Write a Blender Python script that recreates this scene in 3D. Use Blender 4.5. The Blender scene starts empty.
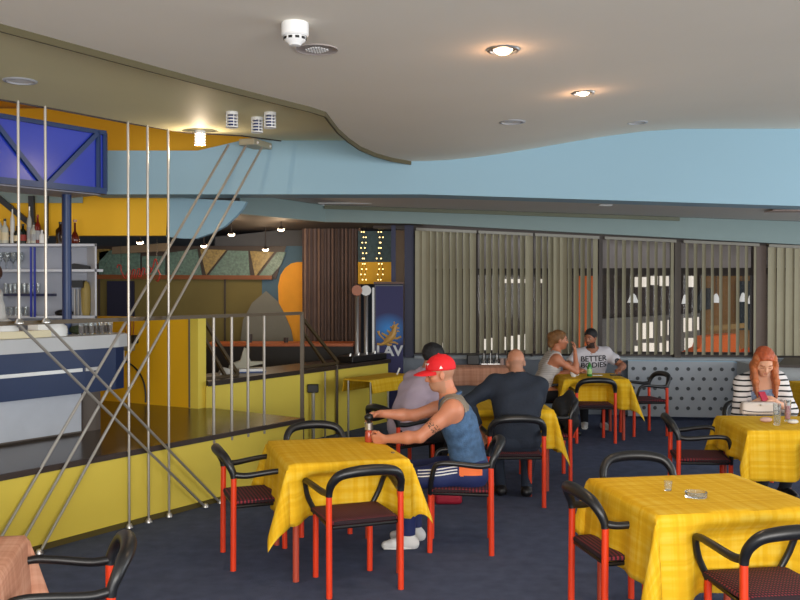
import bpy, bmesh, math, random
import numpy as np
from mathutils import Vector, Matrix, Euler
random.seed(7); rng = np.random.default_rng(5)
R = math.radians
scene = bpy.context.scene
col = scene.collection
# ------------------------------------------------------------------ camera
FPX, CAMH = 930.0, 1.8
PITCH = math.atan(11.0/FPX)
cd = bpy.data.cameras.new('camera'); cam = bpy.data.objects.new('camera', cd); col.objects.link(cam)
cd.sensor_width = 36; cd.lens = FPX/800*36; cd.clip_end = 200
cam.location = (0, 0, CAMH); cam.rotation_euler = (R(90)-PITCH, 0, 0)
scene.camera = cam
# ------------------------------------------------------------------ world, daylight, exposure
w = bpy.data.worlds.new('world'); scene.world = w; w.use_nodes = True
wb = w.node_tree.nodes['Background']; wb.inputs[0].default_value = (0.90, 0.94, 1.0, 1); wb.inputs[1].default_value = 0.85
def area(name, loc, rot, sx, sy, power, color):
    l = bpy.data.lights.new(name, 'AREA'); l.shape = 'RECTANGLE'; l.size = sx; l.size_y = sy
    l.energy = power; l.color = color
    o = bpy.data.objects.new(name, l); col.objects.link(o); o.location = loc; o.rotation_euler = rot
    return o
area('daylight_front_fill', (1.5, -3.2, 1.75), (R(120), 0, 0), 8.0, 2.0, 620, (1.0, 0.97, 0.93))  # added unseen area light behind the camera, tilted up to brighten the ceiling
area('daylight_side_windows', (8.5, 5.0, 1.7), (R(108), 0, R(90)), 8.0, 1.8, 230, (0.90, 0.96, 1.0))
vs = scene.view_settings
vs.view_transform = 'Standard'; vs.look = 'None'; vs.gamma = 1.0; vs.use_curve_mapping = False
vs.exposure = 0.30

# ------------------------------------------------------------------ pixel helpers (photo pixel -> point in the room)
def ray(px, py):
    x = (px-400)/FPX; z = -(py-300)/FPX
    c, s = math.cos(PITCH), math.sin(PITCH)
    return Vector((x, c + z*s, z*c - s))
def D(px, py, Y):
    r = ray(px, py); t = Y/r.y
    return Vector((r.x*t, Y, CAMH + r.z*t))
def G(px, py, z):
    r = ray(px, py); t = (z-CAMH)/r.z
    return Vector((r.x*t, r.y*t, z))
def smooth01(t):
    t = min(1, max(0, t)); return t*t*(3-2*t)

# ------------------------------------------------------------------ materials
def lin(h):
    if isinstance(h, str):
        h = [int(h[i:i+2], 16) for i in (0, 2, 4)]
    out = []
    for v in h:
        v = v/255
        out.append(v/12.92 if v <= 0.04045 else ((v+0.055)/1.055)**2.4)
    return (*out, 1)
class NT:
    def __init__(s, name):
        s.m = bpy.data.materials.new(name); s.m.use_nodes = True
        s.t = s.m.node_tree; s.b = s.t.nodes['Principled BSDF']
    def n(s, typ, **kw):
        nd = s.t.nodes.new(typ)
        for k, v in kw.items():
            if k in nd.inputs: nd.inputs[k].default_value = v
            else: setattr(nd, k, v)
        return nd
    def l(s, a, b): s.t.links.new(a, b)
def mixrgb(nt, fac, a, b, blend='MIX'):
    nd = nt.n('ShaderNodeMix', data_type='RGBA', blend_type=blend)
    for sock, v in ((nd.inputs[0], fac), (nd.inputs[6], a), (nd.inputs[7], b)):
        if hasattr(v, 'links'): nt.l(v, sock)
        else: sock.default_value = v
    return nd.outputs[2]
MATS = {}
def mat(name, hexc, rough=0.6, metal=0.0, var=0.08, scale=6.0, bump=0.0, bscale=60.0, emis=None, estr=0.0, spec=0.5, alpha=1.0, trans=0.0, coat=0.0):
    if name in MATS: return MATS[name]
    nt = NT(name); b = nt.b; c = lin(hexc)
    tc = nt.n('ShaderNodeTexCoord')
    nz = nt.n('ShaderNodeTexNoise', Scale=scale, Detail=4.0); nt.l(tc.outputs['Object'], nz.inputs['Vector'])
    dk = tuple([v*(1-var*1.6) for v in c[:3]])+(1,); lt = tuple([min(1, v*(1+var)) for v in c[:3]])+(1,)
    nt.l(mixrgb(nt, nz.outputs['Fac'], dk, lt), b.inputs['Base Color'])
    b.inputs['Roughness'].default_value = rough; b.inputs['Metallic'].default_value = metal
    b.inputs['Specular IOR Level'].default_value = spec
    b.inputs['Alpha'].default_value = alpha; b.inputs['Transmission Weight'].default_value = trans
    b.inputs['Coat Weight'].default_value = coat
    if bump:
        n2 = nt.n('ShaderNodeTexNoise', Scale=bscale, Detail=3.0); nt.l(tc.outputs['Object'], n2.inputs['Vector'])
        bp = nt.n('ShaderNodeBump', Strength=bump, Distance=0.01); nt.l(n2.outputs['Fac'], bp.inputs['Height']); nt.l(bp.outputs[0], b.inputs['Normal'])
    if emis:
        b.inputs['Emission Color'].default_value = lin(emis); b.inputs['Emission Strength'].default_value = estr
    MATS[name] = nt.m
    return nt.m
def stripe_mat(name, c1, c2, scale, axis='Z', width=0.5, rough=0.7, coord='Object', axis2=None, dist=0.0, c3=None, scale2=None, uv=False, bump=0.0):
    nt = NT(name); b = nt.b
    tc = nt.n('ShaderNodeTexCoord')
    out = tc.outputs['UV'] if uv else tc.outputs[coord]
    wv = nt.n('ShaderNodeTexWave', Scale=scale, Distortion=dist, bands_direction=axis); nt.l(out, wv.inputs['Vector'])
    rp = nt.n('ShaderNodeValToRGB'); nt.l(wv.outputs['Fac'], rp.inputs[0])
    rp.color_ramp.elements[0].position = max(0, width-0.06); rp.color_ramp.elements[1].position = min(1, width+0.06)
    rp.color_ramp.elements[0].color = lin(c1); rp.color_ramp.elements[1].color = lin(c2)
    res = rp.outputs[0]
    if axis2:
        wv2 = nt.n('ShaderNodeTexWave', Scale=scale2 or scale, Distortion=dist, bands_direction=axis2); nt.l(out, wv2.inputs['Vector'])
        rp2 = nt.n('ShaderNodeValToRGB'); nt.l(wv2.outputs['Fac'], rp2.inputs[0])
        rp2.color_ramp.elements[0].position = max(0, width-0.06); rp2.color_ramp.elements[1].position = min(1, width+0.06)
        rp2.color_ramp.elements[0].color = (0, 0, 0, 1); rp2.color_ramp.elements[1].color = (1, 1, 1, 1)
        res = mixrgb(nt, rp2.outputs[0], res, lin(c3 or c1))
    nt.l(res, b.inputs['Base Color']); b.inputs['Roughness'].default_value = rough
    if bump:
        n2 = nt.n('ShaderNodeTexNoise', Scale=40, Detail=3.0); nt.l(out, n2.inputs['Vector'])
        bp = nt.n('ShaderNodeBump', Strength=bump, Distance=0.01); nt.l(n2.outputs['Fac'], bp.inputs['Height']); nt.l(bp.outputs[0], b.inputs['Normal'])
    MATS[name] = nt.m
    return nt.m
def cloth_mat(name, base, dark, light, su=9.0, amt=0.5):
    # woven cloth: fine threads and broad uneven checks following the weave (UV in metres)
    nt = NT(name); b = nt.b
    uv = nt.n('ShaderNodeTexCoord').outputs['UV']
    def band(scx, scy, detail=2.0):
        mp = nt.n('ShaderNodeMapping'); mp.inputs['Scale'].default_value = (scx, scy, 1); nt.l(uv, mp.inputs[0])
        nz = nt.n('ShaderNodeTexNoise', Scale=1.0, Detail=detail); nt.l(mp.outputs[0], nz.inputs['Vector'])
        rp = nt.n('ShaderNodeMapRange'); rp.inputs[1].default_value = 0.38; rp.inputs[2].default_value = 0.62
        nt.l(nz.outputs['Fac'], rp.inputs[0]); return rp.outputs[0]
    a = band(su*3.2, 0.8); c = band(0.8, su*3.2)
    f = nt.n('ShaderNodeMath', operation='ADD'); nt.l(a, f.inputs[0]); nt.l(c, f.inputs[1])
    h = nt.n('ShaderNodeMath', operation='MULTIPLY'); nt.l(f.outputs[0], h.inputs[0]); h.inputs[1].default_value = 0.5
    r1 = nt.n('ShaderNodeValToRGB'); nt.l(h.outputs[0], r1.inputs[0])
    r1.color_ramp.elements[0].color = lin(dark); r1.color_ramp.elements[1].color = lin(light)
    e = r1.color_ramp.elements.new(0.5); e.color = lin(base)
    nt.l(r1.outputs[0], b.inputs['Base Color'])
    b.inputs['Roughness'].default_value = 0.8; b.inputs['Specular IOR Level'].default_value = 0.2
    bp = nt.n('ShaderNodeBump', Strength=0.25, Distance=0.004); nt.l(h.outputs[0], bp.inputs['Height']); nt.l(bp.outputs[0], b.inputs['Normal'])
    MATS[name] = nt.m
    return nt.m

# ------------------------------------------------------------------ mesh builder
class MB:
    def __init__(s): s.v = []; s.f = []; s.mi = []; s.cur = 0; s.uv = None
    def add(s, vs, fs):
        o = len(s.v); s.v += [tuple(v) for v in vs]
        for f in fs: s.f.append(tuple(i+o for i in f)); s.mi.append(s.cur)
        return s
    def box(s, c, size, M=None, taper=1.0):
        x, y, z = [a/2 for a in size]; vs = []
        for k in (-1, 1):
            t = taper if k > 0 else 1.0
            for j in (-1, 1):
                for i in (-1, 1):
                    v = Vector((i*x*t, j*y*t, k*z))
                    if M is not None: v = M @ v
                    vs.append(v+Vector(c))
        return s.add(vs, [(0, 2, 3, 1), (4, 5, 7, 6), (0, 1, 5, 4), (2, 6, 7, 3), (0, 4, 6, 2), (1, 3, 7, 5)])
    def bar(s, a, b, w, h, up=(0, 0, 1)):
        a = Vector(a); b = Vector(b); d = b-a; L = d.length; d.normalize()
        u = Vector(up); sd = d.cross(u)
        if sd.length < 1e-4: u = Vector((1, 0, 0)); sd = d.cross(u)
        sd.normalize(); u = sd.cross(d)
        M = Matrix((sd, d, u)).transposed()
        return s.box((a+b)/2, (w, L, h), M)
    def tube(s, pts, r, seg=10, cap=True, flat=1.0, up=(0, 0, 1)):
        pts = [Vector(p) for p in pts]; n = len(pts)
        rs = r if isinstance(r, (list, tuple)) else [r]*n
        prev = None; vs = []
        for i, p in enumerate(pts):
            if i == 0: t = pts[1]-p
            elif i == n-1: t = p-pts[i-1]
            else: t = (pts[i+1]-pts[i-1])
            t.normalize()
            if prev is None:
                u = Vector(up)
                if abs(t.dot(u)) > 0.9: u = Vector((1, 0, 0))
                a = t.cross(u).normalized()
            else:
                a = prev - t*prev.dot(t); a.normalize()
            prev = a; bb = a.cross(t)
            for k in range(seg):
                g = 2*math.pi*k/seg
                vs.append(p + a*math.cos(g)*rs[i] + bb*math.sin(g)*rs[i]*flat)
        fs = []
        for i in range(n-1):
            for k in range(seg):
                k2 = (k+1) % seg
                fs.append((i*seg+k, i*seg+k2, (i+1)*seg+k2, (i+1)*seg+k))
        if cap:
            fs.append(tuple(range(seg))[::-1]); fs.append(tuple((n-1)*seg+k for k in range(seg)))
        return s.add(vs, fs)
    def lathe(s, prof, c=(0, 0, 0), seg=20, M=None):
        vs = []; c = Vector(c)
        for r, z in prof:
            for k in range(seg):
                g = 2*math.pi*k/seg; v = Vector((r*math.cos(g), r*math.sin(g), z))
                if M is not None: v = M @ v
                vs.append(v+c)
        fs = []
        for i in range(len(prof)-1):
            for k in range(seg):
                k2 = (k+1) % seg; fs.append((i*seg+k, i*seg+k2, (i+1)*seg+k2, (i+1)*seg+k))
        if prof[0][0] > 1e-5: fs.append(tuple(range(seg))[::-1])
        if prof[-1][0] > 1e-5: fs.append(tuple((len(prof)-1)*seg+k for k in range(seg)))
        return s.add(vs, fs)
    def sphere(s, c, r, seg=14, M=None, sc=(1, 1, 1)):
        n = seg//2; prof = [(math.sin(math.pi*i/n)*r, -math.cos(math.pi*i/n)*r) for i in range(n+1)]
        S = Matrix.Diagonal(sc)
        return s.lathe(prof, c, seg, (M @ S) if M is not None else S)
    def prism(s, poly, ext):  # poly: list of 3D points (planar), ext: Vector
        n = len(poly); p = [Vector(a) for a in poly]; e = Vector(ext)
        vs = p+[a+e for a in p]
        fs = [tuple(range(n))[::-1], tuple(range(n, 2*n))]
        for i in range(n): fs.append((i, (i+1) % n, n+(i+1) % n, n+i))
        return s.add(vs, fs)
    def sheet(s, P, th):   # grid of points P[i][j] thickened along +z by th
        ni, nj = len(P), len(P[0]); vs = [Vector(P[i][j]) for i in range(ni) for j in range(nj)]
        top = [v+Vector((0, 0, th)) for v in vs]; N = ni*nj; fs = []
        for i in range(ni-1):
            for j in range(nj-1):
                a, b, c, d = i*nj+j, i*nj+j+1, (i+1)*nj+j+1, (i+1)*nj+j
                fs.append((a, b, c, d)); fs.append((N+a, N+d, N+c, N+b))
        for j in range(nj-1):
            fs.append((j, N+j, N+j+1, j+1)); k = (ni-1)*nj+j; fs.append((k, k+1, N+k+1, N+k))
        for i in range(ni-1):
            a, b = i*nj, (i+1)*nj; fs.append((a, b, N+b, N+a)); a += nj-1; b += nj-1; fs.append((a, N+a, N+b, b))
        return s.add(vs+top, fs)
    def build(s, name, m, parent=None, smooth=None, bevel=0.0, loc=None, rot=None, uv=None, subsurf=0):
        me = bpy.data.meshes.new(name); me.from_pydata(s.v, [], s.f); me.validate()
        ms = m if isinstance(m, (list, tuple)) else [m]
        for x in ms: me.materials.append(x)
        if len(ms) > 1:
            for p, i in zip(me.polygons, s.mi): p.material_index = i
        bm = bmesh.new(); bm.from_mesh(me); bmesh.ops.recalc_face_normals(bm, faces=bm.faces); bm.to_mesh(me); bm.free()
        if uv is not None:
            ul = me.uv_layers.new(name='weave')
            for lp in me.loops: ul.data[lp.index].uv = uv[lp.vertex_index]
        o = bpy.data.objects.new(name, me); col.objects.link(o)
        if parent is not None: o.parent = parent
        if loc is not None: o.location = loc
        if rot is not None: o.rotation_euler = rot
        if bevel:
            md = o.modifiers.new('bevel', 'BEVEL'); md.width = bevel; md.segments = 2; md.limit_method = 'ANGLE'
        if subsurf:
            md = o.modifiers.new('sub', 'SUBSURF'); md.levels = subsurf; md.render_levels = subsurf
        if smooth is not None:
            ang = R(smooth)
            for p in me.polygons: p.use_smooth = True
            try: me.set_sharp_from_angle(angle=ang)
            except Exception: pass
        return o
def tag(o, label=None, cat=None, group=None, kind=None):
    if label: o['label'] = label
    if cat: o['category'] = cat
    if group: o['group'] = group
    if kind: o['kind'] = kind
    return o
def empty(name, loc=(0, 0, 0), rz=0.0):
    o = bpy.data.objects.new(name, None); col.objects.link(o); o.location = loc; o.rotation_euler = (0, 0, rz)
    o.empty_display_size = 0.1
    return o
def copy_tree(o, parent=None):
    c = o.copy(); col.objects.link(c)
    if parent is not None: c.parent = parent
    for ch in o.children: copy_tree(ch, c)
    return c
def struct(mb, name, m, **kw):
    o = mb.build(name, m, **kw); o['kind'] = 'structure'; return o
def bez(pts, n=8):   # Catmull-Rom through points
    P = [Vector(p) for p in pts]; P = [P[0]*2-P[1]]+P+[P[-1]*2-P[-2]]; out = []
    for i in range(1, len(P)-2):
        for k in range(n):
            t = k/n; a, b, c, d = P[i-1], P[i], P[i+1], P[i+2]
            out.append(0.5*((2*b)+(c-a)*t+(2*a-5*b+4*c-d)*t*t+(3*b-a-3*c+d)*t**3))
    out.append(P[-2]); return out
def text_obj(txt, size, m, parent=None, name='lettering', depth=0.002, bold=0.0):
    cu = bpy.data.curves.new(name, 'FONT'); cu.body = txt; cu.size = size; cu.extrude = depth; cu.align_x = 'CENTER'; cu.offset = bold
    t = bpy.data.objects.new(name, cu); col.objects.link(t)
    dg = bpy.context.evaluated_depsgraph_get(); me = bpy.data.meshes.new_from_object(t.evaluated_get(dg))
    bpy.data.objects.remove(t); bpy.data.curves.remove(cu)
    me.materials.clear(); me.materials.append(m)
    o = bpy.data.objects.new(name, me); col.objects.link(o)
    if parent is not None: o.parent = parent
    return o
# ------------------------------------------------------------------ shared materials
M = {}
M['carpet'] = mat('navy_carpet', '57607a', 0.95, var=0.25, scale=9, bump=0.8, bscale=260, spec=0.1)
M['ceil'] = mat('grey_painted_ceiling', 'e6dfd0', 0.85, var=0.05, scale=0.8, spec=0.2)
M['khaki'] = mat('khaki_painted_ceiling', 'ddd6aa', 0.6, var=0.06, scale=0.9, spec=0.35)
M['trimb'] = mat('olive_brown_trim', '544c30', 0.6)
M['blue'] = mat('pale_blue_paint', '8fb1c2', 0.7, var=0.03, scale=0.7)
M['teal'] = mat('grey_green_paint', '8b9f9e', 0.7, var=0.03)
M['soffit'] = mat('grey_soffit', 'cfccc8', 0.7, var=0.05, scale=1.0)
M['yel'] = mat('yellow_gloss_paint', 'e6cf52', 0.5, var=0.04, scale=1.2)
M['amber'] = mat('amber_yellow_paint', 'edb512', 0.6, var=0.04, scale=1.0)
M['darkwood'] = mat('dark_brown_varnished_floor', '4a3c2e', 0.22, var=0.3, scale=3.0)
M['brownmetal'] = mat('brown_painted_metal', '4a3a1e', 0.45)
M['darkbrown'] = mat('dark_brown_frame', '3a2f2a', 0.5)
M['chrome'] = mat('brushed_steel', 'c4c2be', 0.28, metal=0.9, var=0.03)
M['steelrod'] = mat('pale_steel_rod', 'a9a49c', 0.35, metal=0.55, var=0.05)
M['white'] = mat('white_plastic', 'e4e4e2', 0.45, var=0.02)
M['offwhite'] = mat('off_white_laminate', 'b9bcbf', 0.5, var=0.04)
M['black'] = mat('black_plastic', '121214', 0.4, var=0.05)
M['navy'] = mat('navy_laminate', '0c2650', 0.4, var=0.06)
M['bluemetal'] = mat('dark_blue_metal', '0b2c5c', 0.4, var=0.06)
M['bluepanel'] = mat('cobalt_blue_panel', '1e309a', 0.3, var=0.1, scale=1.5, emis='2638b8', estr=0.06)
M['greywall'] = mat('blue_grey_wall', '8d97a3', 0.7, var=0.05)
M['orange'] = mat('orange_wood', 'b45a22', 0.5, var=0.15, scale=8)
M['olive'] = mat('olive_wall_panel', '756a38', 0.7, var=0.15, scale=2)
M['duskblue'] = mat('dusky_blue_wall', '4d6c82', 0.8, var=0.08)
M['duskgrey'] = mat('dusky_grey_wall', '7c7d76', 0.8, var=0.06)
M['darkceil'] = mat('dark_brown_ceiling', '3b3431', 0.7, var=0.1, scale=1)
M['curtain'] = mat('plum_brown_curtain', '806b63', 0.9, var=0.15, scale=5)
M['glow'] = mat('warm_lamp_glow', 'fff0dc', 0.3, emis='ffe3bd', estr=9.0)
M['glass'] = mat('clear_glass', 'eef3f4', 0.03, trans=0.92, var=0.0)
M['gtex_teal'] = mat('teal_pebbled_glass', '5f8077', 0.3, var=0.5, scale=28, bump=0.6, bscale=50)
M['gtex_gold'] = mat('gold_pebbled_glass', '9a8448', 0.3, var=0.5, scale=28, bump=0.6, bscale=50)

# ------------------------------------------------------------------ the setting
YB = 8.75                                   # depth of the pale blue beam
def zgrey(x, y): return 3.0 + 0.305*smooth01((x-0.14)/2.6)*min(1, max(0, (y-3.5)/5.25))
def zkhaki(x, y): return 3.055 + 0.14*min(1, max(0, (y-7.4)/1.35))
def lowceil(x): return 2.925 - 0.034*x
def ywall(x): return 13.2 - 0.12*(x-3.36)
def zrail(x): return 2.69 + (2.40-2.69)*(x-0.22)/5.35
struct(MB().box((0, 6.5, -0.05), (18, 21, 0.1)), 'floor', M['carpet'])
# grey main ceiling: free edge along the bar side, curling into the beam
edge = [(-3.6, 1.3)] + [tuple(G(px, py, 3.0).xy) for px, py in ((0, 24), (100, 51.5), (200, 79), (262, 95), (310, 107), (325, 112), (331, 120), (338, 129), (348, 138), (360, 146.5), (375, 153), (392, 158))]
edge[1:1] = [(-2.6, 2.9)]
edge.append((0.10, YB))
ys = []; gm = MB(); P = []
def edge_x(y):
    for a, b in zip(edge, edge[1:]):
        if a[1] <= y <= b[1]: return a[0]+(b[0]-a[0])*(y-a[1])/max(1e-6, b[1]-a[1])
    return edge[0][0] if y < edge[0][1] else edge[-1][0]
rows = sorted(set([-4.2, -2, 0, 1.29] + [e[1] for e in edge] + [2, 3.5, 4.5, 5.5]))
for y in rows:
    x0 = edge_x(y); r_ = []
    for i in range(25):
        t = (i/24); x = x0+(9.2-x0)*t**1.3; r_.append((x, y, zgrey(x, y)))
    P.append(r_)
struct(gm.sheet(P, 0.03), 'ceiling', M['ceil'], smooth=40)
# trim strip on the free edge
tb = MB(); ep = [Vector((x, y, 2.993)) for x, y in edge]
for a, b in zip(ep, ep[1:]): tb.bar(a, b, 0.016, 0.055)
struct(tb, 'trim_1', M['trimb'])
# khaki ceiling over the gap to the bar
A = G(0, 474.5, 0.575); B = G(303, 418, 0.575); d = (B-A); d.z = 0; d.normalize(); nrm = Vector((d.y, -d.x, 0))
kp = [tuple(G(px, py, 3.055).xy) for px, py in ((0, 99), (60, 109.5), (125, 122), (185, 133.5))]
kedge = [(kp[0][0]-4*d.x, kp[0][1]-4*d.y)] + kp + [(-1.36, 7.95), (-1.12, YB)]
P = []
krows = sorted(set([e[1] for e in kedge] + [4, 5, 6.5, 7.4, 8.4]))
def kx(y):
    for a, b in zip(kedge, kedge[1:]):
        if a[1] <= y <= b[1]: return a[0]+(b[0]-a[0])*(y-a[1])/max(1e-6, b[1]-a[1])
    return kedge[-1][0]
for y in krows:
    x0 = kx(y); x1 = min(0.3, edge_x(y)+0.6)
    P.append([(x0+(x1-x0)*i/8, y, zkhaki(x0, y)) for i in range(9)])
struct(MB().sheet(P, 0.04), 'ceiling_strip', M['khaki'], smooth=40)
kt = MB()
for a, b in zip(kedge, kedge[1:]):
    kt.bar((a[0], a[1], zkhaki(*a)+0.0), (b[0], b[1], zkhaki(*b)+0.0), 0.012, 0.02)
struct(kt, 'trim_2', M['darkbrown'])
# pale blue beam with its sloping underside
def beamz(x): return 2.69 if x < 0.2 else 2.69-0.031*(x-0.2)
xs = [-2.9, -1.9, -1.25] + [0.2+i*0.45 for i in range(13)]
top = lambda x: 3.10 if x < -1.3 else (3.25 if x < 0 else 3.45)
bv = MB(); vs_ = []
for x in xs:
    for y in (YB, YB+0.35):
        for z in (beamz(x), top(x)): vs_.append((x, y, z))
fs = []
for i in range(len(xs)-1):
    a = i*4; b = a+4
    fs += [(a, b, b+1, a+1), (a+2, a+3, b+3, b+2), (a, a+2, b+2, b), (a+1, b+1, b+3, a+3)]
fs += [(0, 1, 3, 2), (len(xs)*4-4, len(xs)*4-2, len(xs)*4-1, len(xs)*4-3)]
struct(bv.add(vs_, fs), 'beam', M['blue'])
# low ceiling between beam and windows
P = []
for y in (YB+0.02, 10.5, 12.86): P.append([(x, y, lowceil(x)) for x in (-3.4, -2.2, -1, 0, 1, 2, 3, 4, 5, 6.4)])
struct(MB().sheet(P, 0.04), 'low_ceiling', M['soffit'])
# lower grey-green fascia above the blinds, with a return towards the bar
fpts = [(-1.98, 11.5), (-1.04, 12.86), (0.2, 12.86), (2, 12.86), (4, 12.86), (6.4, 12.86)]
vs_ = []; fs = []
for x, y in fpts:
    zt = lowceil(x)-0.005
    zb = zrail(x)+0.012 if x > 0 else 2.73
    for yy, z in ((y, zb), (y, zt), (y+0.12, zt), (y+0.12, zb)): vs_.append((x, yy, z))
for i in range(len(fpts)-1):
    a = i*4; b = a+4
    for k in range(4): fs.append((a+k, b+k, b+(k+1) % 4, a+(k+1) % 4))
fs += [(0, 1, 2, 3), (20, 23, 22, 21)]
struct(MB().add(vs_, fs), 'fascia', M['teal'])
lst = MB()  # dark solid strip standing in for the shaded gap along the fascia top
for (x0, y0), (x1, y1) in zip(fpts[1:4], fpts[2:5]):
    x1 = min(x1, 3.85); lst.bar((x0, y0-0.03, lowceil(x0)-0.03), (x1, y1-0.03, lowceil(x1)-0.03), 0.05, 0.05)
struct(lst, 'trim_3', mat('olive_shadow_gap', '6f735f', 0.6))
# dark far ceiling behind the fascia and over the bar room
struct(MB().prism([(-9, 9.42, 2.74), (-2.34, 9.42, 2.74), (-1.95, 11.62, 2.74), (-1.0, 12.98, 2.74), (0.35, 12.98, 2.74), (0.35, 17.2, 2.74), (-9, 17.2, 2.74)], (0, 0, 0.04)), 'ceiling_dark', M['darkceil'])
# stepped drop in the dark ceiling
p0, p1, p2, p3 = D(238, 215, 12.3), D(402, 229, 13.0), D(232, 236, 14.2), D(330, 228, 14.2)
struct(MB().prism([D(215, 237, 14.9), D(318, 226, 14.9), D(318, 251, 14.9), D(215, 250, 14.9)], (0, 0.1, 0)), 'bulkhead', mat('slate_bulkhead', '4c4f55', 0.7))
# amber recess over the bar and amber back wall
struct(MB().box(((-9+D(168, 200, 9.4).x)/2, 9.46, 2.98), (D(168, 200, 9.4).x+9, 0.12, 1.28)), 'wall_back', M['amber'])
struct(MB().box((-1.55, 9.46, 3.27), (1.585, 0.12, 0.9)), 'wall_back_upper', M['amber'])
struct(MB().box((-4.6, 8.0, 3.68), (8.0, 3.6, 0.08)), 'ceiling_recess', M['amber'])
struct(MB().box((-9, 6, 1.9), (0.1, 12, 3.8)), 'wall_left', M['amber'])
# curved pale blue hanging panel right of the amber wall
pl = [D(168, 197, 9.4), D(246, 201.5, 9.4), D(243, 208, 9.4), D(236, 216, 9.4), D(225, 226, 9.4), D(212, 233, 9.4), D(196, 238.5, 9.4), D(182, 238.5, 9.4), D(166, 236.5, 9.4)]
struct(MB().prism(pl, (0, 0.10, 0)), 'hanging_panel', M['blue'])
# platform (0.575 m) with yellow riser
far = Vector((-2.07, 9.65, 0.575)); A3 = A - d*4.0
poly = [A3, B, far, Vector((-3.03, 10.12, 0.575)), Vector((-3.3, 12.6, 0.575)), Vector((-8.9, 12.6, 0.575)), Vector((-8.9, A3.y, 0.575))]
poly = [Vector((p.x, p.y, 0.0)) for p in poly]
struct(MB().prism(poly, (0, 0, 0.545)), 'platform_riser', M['yel'])
pf = [p+Vector((0, 0, 0.547)) for p in poly]
struct(MB().prism(pf, (0, 0, 0.028)), 'platform_floor', M['darkwood'])
nz_ = MB().bar(A3+nrm*0.012+Vector((0, 0, -0.02)), B+nrm*0.012+Vector((0, 0, -0.02)), 0.022, 0.04)
struct(nz_, 'trim_4', M['darkbrown'])
a0 = Vector((A3.x, A3.y, 0.02))+nrm*0.008; b0 = Vector((B.x, B.y, 0.02))+nrm*0.008
struct(MB().bar(a0, b0, 0.014, 0.04), 'baseboard_platform', mat('dark_olive_base', '55491a', 0.7))
# amber parapet wall on the platform
w1 = G(120, 402, 0.575); w2 = G(190, 408, 0.575); wd = (w2-w1).normalized()
w1 = w1 - wd*1.1
cen = (w1+w2)/2; ang = math.atan2(wd.y, wd.x); L = (w2-w1).length
Mz = Matrix.Rotation(ang, 3, 'Z'); wn = Mz @ Vector((0, 1, 0))
struct(MB().box((cen.x+wn.x*0.06, cen.y+wn.y*0.06, 0.575+0.4625), (L, 0.12, 0.925), Mz), 'wall_parapet', M['amber'])
pc = w2+wd*0.06+wn*0.05
struct(MB().box((pc.x, pc.y, 0.575+0.4625), (0.12, 0.12, 0.935), Mz), 'trim_5', M['yel'])
struct(MB().box((w2.x-nrm.x*0.0, w2.y-0.012, 1.04), (0.018, 0.018, 0.92), Mz), 'trim_6', mat('grey_brown_edge', '6b6256', 0.6))

# ------------------------------------------------------------------ window wall
wx0, wx1 = 0.26, 7.2
def seg(mb, x0, x1, z0, z1, dy0=0.0, th=0.06, zf0=None, zf1=None):   # slab following the slanting window wall
    vs = []
    for x in (x0, x1):
        y = ywall(x)+dy0
        a0_, a1_ = (zf0(x) if zf0 else z0), (zf1(x) if zf1 else z1)
        vs += [(x, y, a0_), (x, y, a1_), (x, y+th, a1_), (x, y+th, a0_)]
    return mb.add(vs, [(0, 4, 5, 1), (1, 5, 6, 2), (2, 6, 7, 3), (3, 7, 4, 0), (0, 1, 2, 3), (4, 7, 6, 5)])
struct(seg(MB(), -0.1, wx1, 0, 0.79, 0.06, 0.25), 'wall_window_side', M['greywall'])
struct(seg(MB(), wx0-0.05, wx1, 0.79, 0.83, -0.12, 0.42), 'window_sill', mat('pale_sill', '9aa2a8', 0.5))
struct(seg(MB(), -0.4, wx1, 2.6, 3.2, 0.14, 0.2, zf0=lambda x: zrail(x)-0.02), 'wall_window_head', M['darkbrown'])
def wx(px):   # x on the window wall seen at a photo column
    k = (px-400)/FPX; return k*(13.2+0.12*3.36)/(1+0.12*k)
bays = [(416, 476), (478, 532), (534, 598), (603.5, 674.5), (682, 757), (766.5, 845)]
for i, (p0_, p1_) in enumerate(bays):
    x0, x1 = wx(p0_), wx(p1_); f = MB()
    seg(f, x0, x1, 0.83, 0.90, 0.17, 0.05)
    for xx in (x0-0.02, x1-0.01): seg(f, xx, xx+0.03, 0.83, 2.6, 0.16, 0.08, zf1=lambda x: zrail(x)-0.02)
    seg(f, x0, x1, 2.0, 2.10, 0.17, 0.06)
    wf = struct(f, 'window_%d' % (i+1), M['darkbrown'])
    gl = seg(MB(), x0, x1, 0.84, 2.0, 0.20, 0.008).build('pane', mat('window_glass', '6f787a', 0.08, var=0.0, alpha=0.10), wf)
    gp = seg(MB(), x0, x1, 2.1, 2.6, 0.20, 0.02, zf1=lambda x: zrail(x)-0.03).build('upper_panel', mat('grey_upper_panel', 'c4bcbc', 0.8), wf)
# mullion posts between the bays
for k, (pp, wd_, mm) in enumerate(((533, 0.025, 'darkbrown'), (601, 0.05, 'darkbrown'), (678.3, 0.085, 'dmull'), (761.8, 0.13, 'mull'))):
    M['dmull'] = mat('umber_mullion', '4c4137', 0.5)
    if mm == 'mull': M['mull'] = mat('brown_mullion', '66544a', 0.5)
    x = wx(pp); struct(seg(MB(), x-wd_/2, x+wd_/2, 0.83, 2.5, 0.02, 0.12, zf1=lambda x: zrail(x)-0.02), 'trim_%d' % (10+k), M[mm])
# blue posts by the fridge
for px, wpx, nm in ((409, 9, 'trim_14'), (393.5, 4.5, 'trim_15')):
    p = D(px, 300, 13.75); struct(MB().box((p.x, 13.75, 1.37), (wpx*13.75/FPX, 0.12, 2.74)), nm, mat('navy_post', '141d4a', 0.5))
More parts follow.
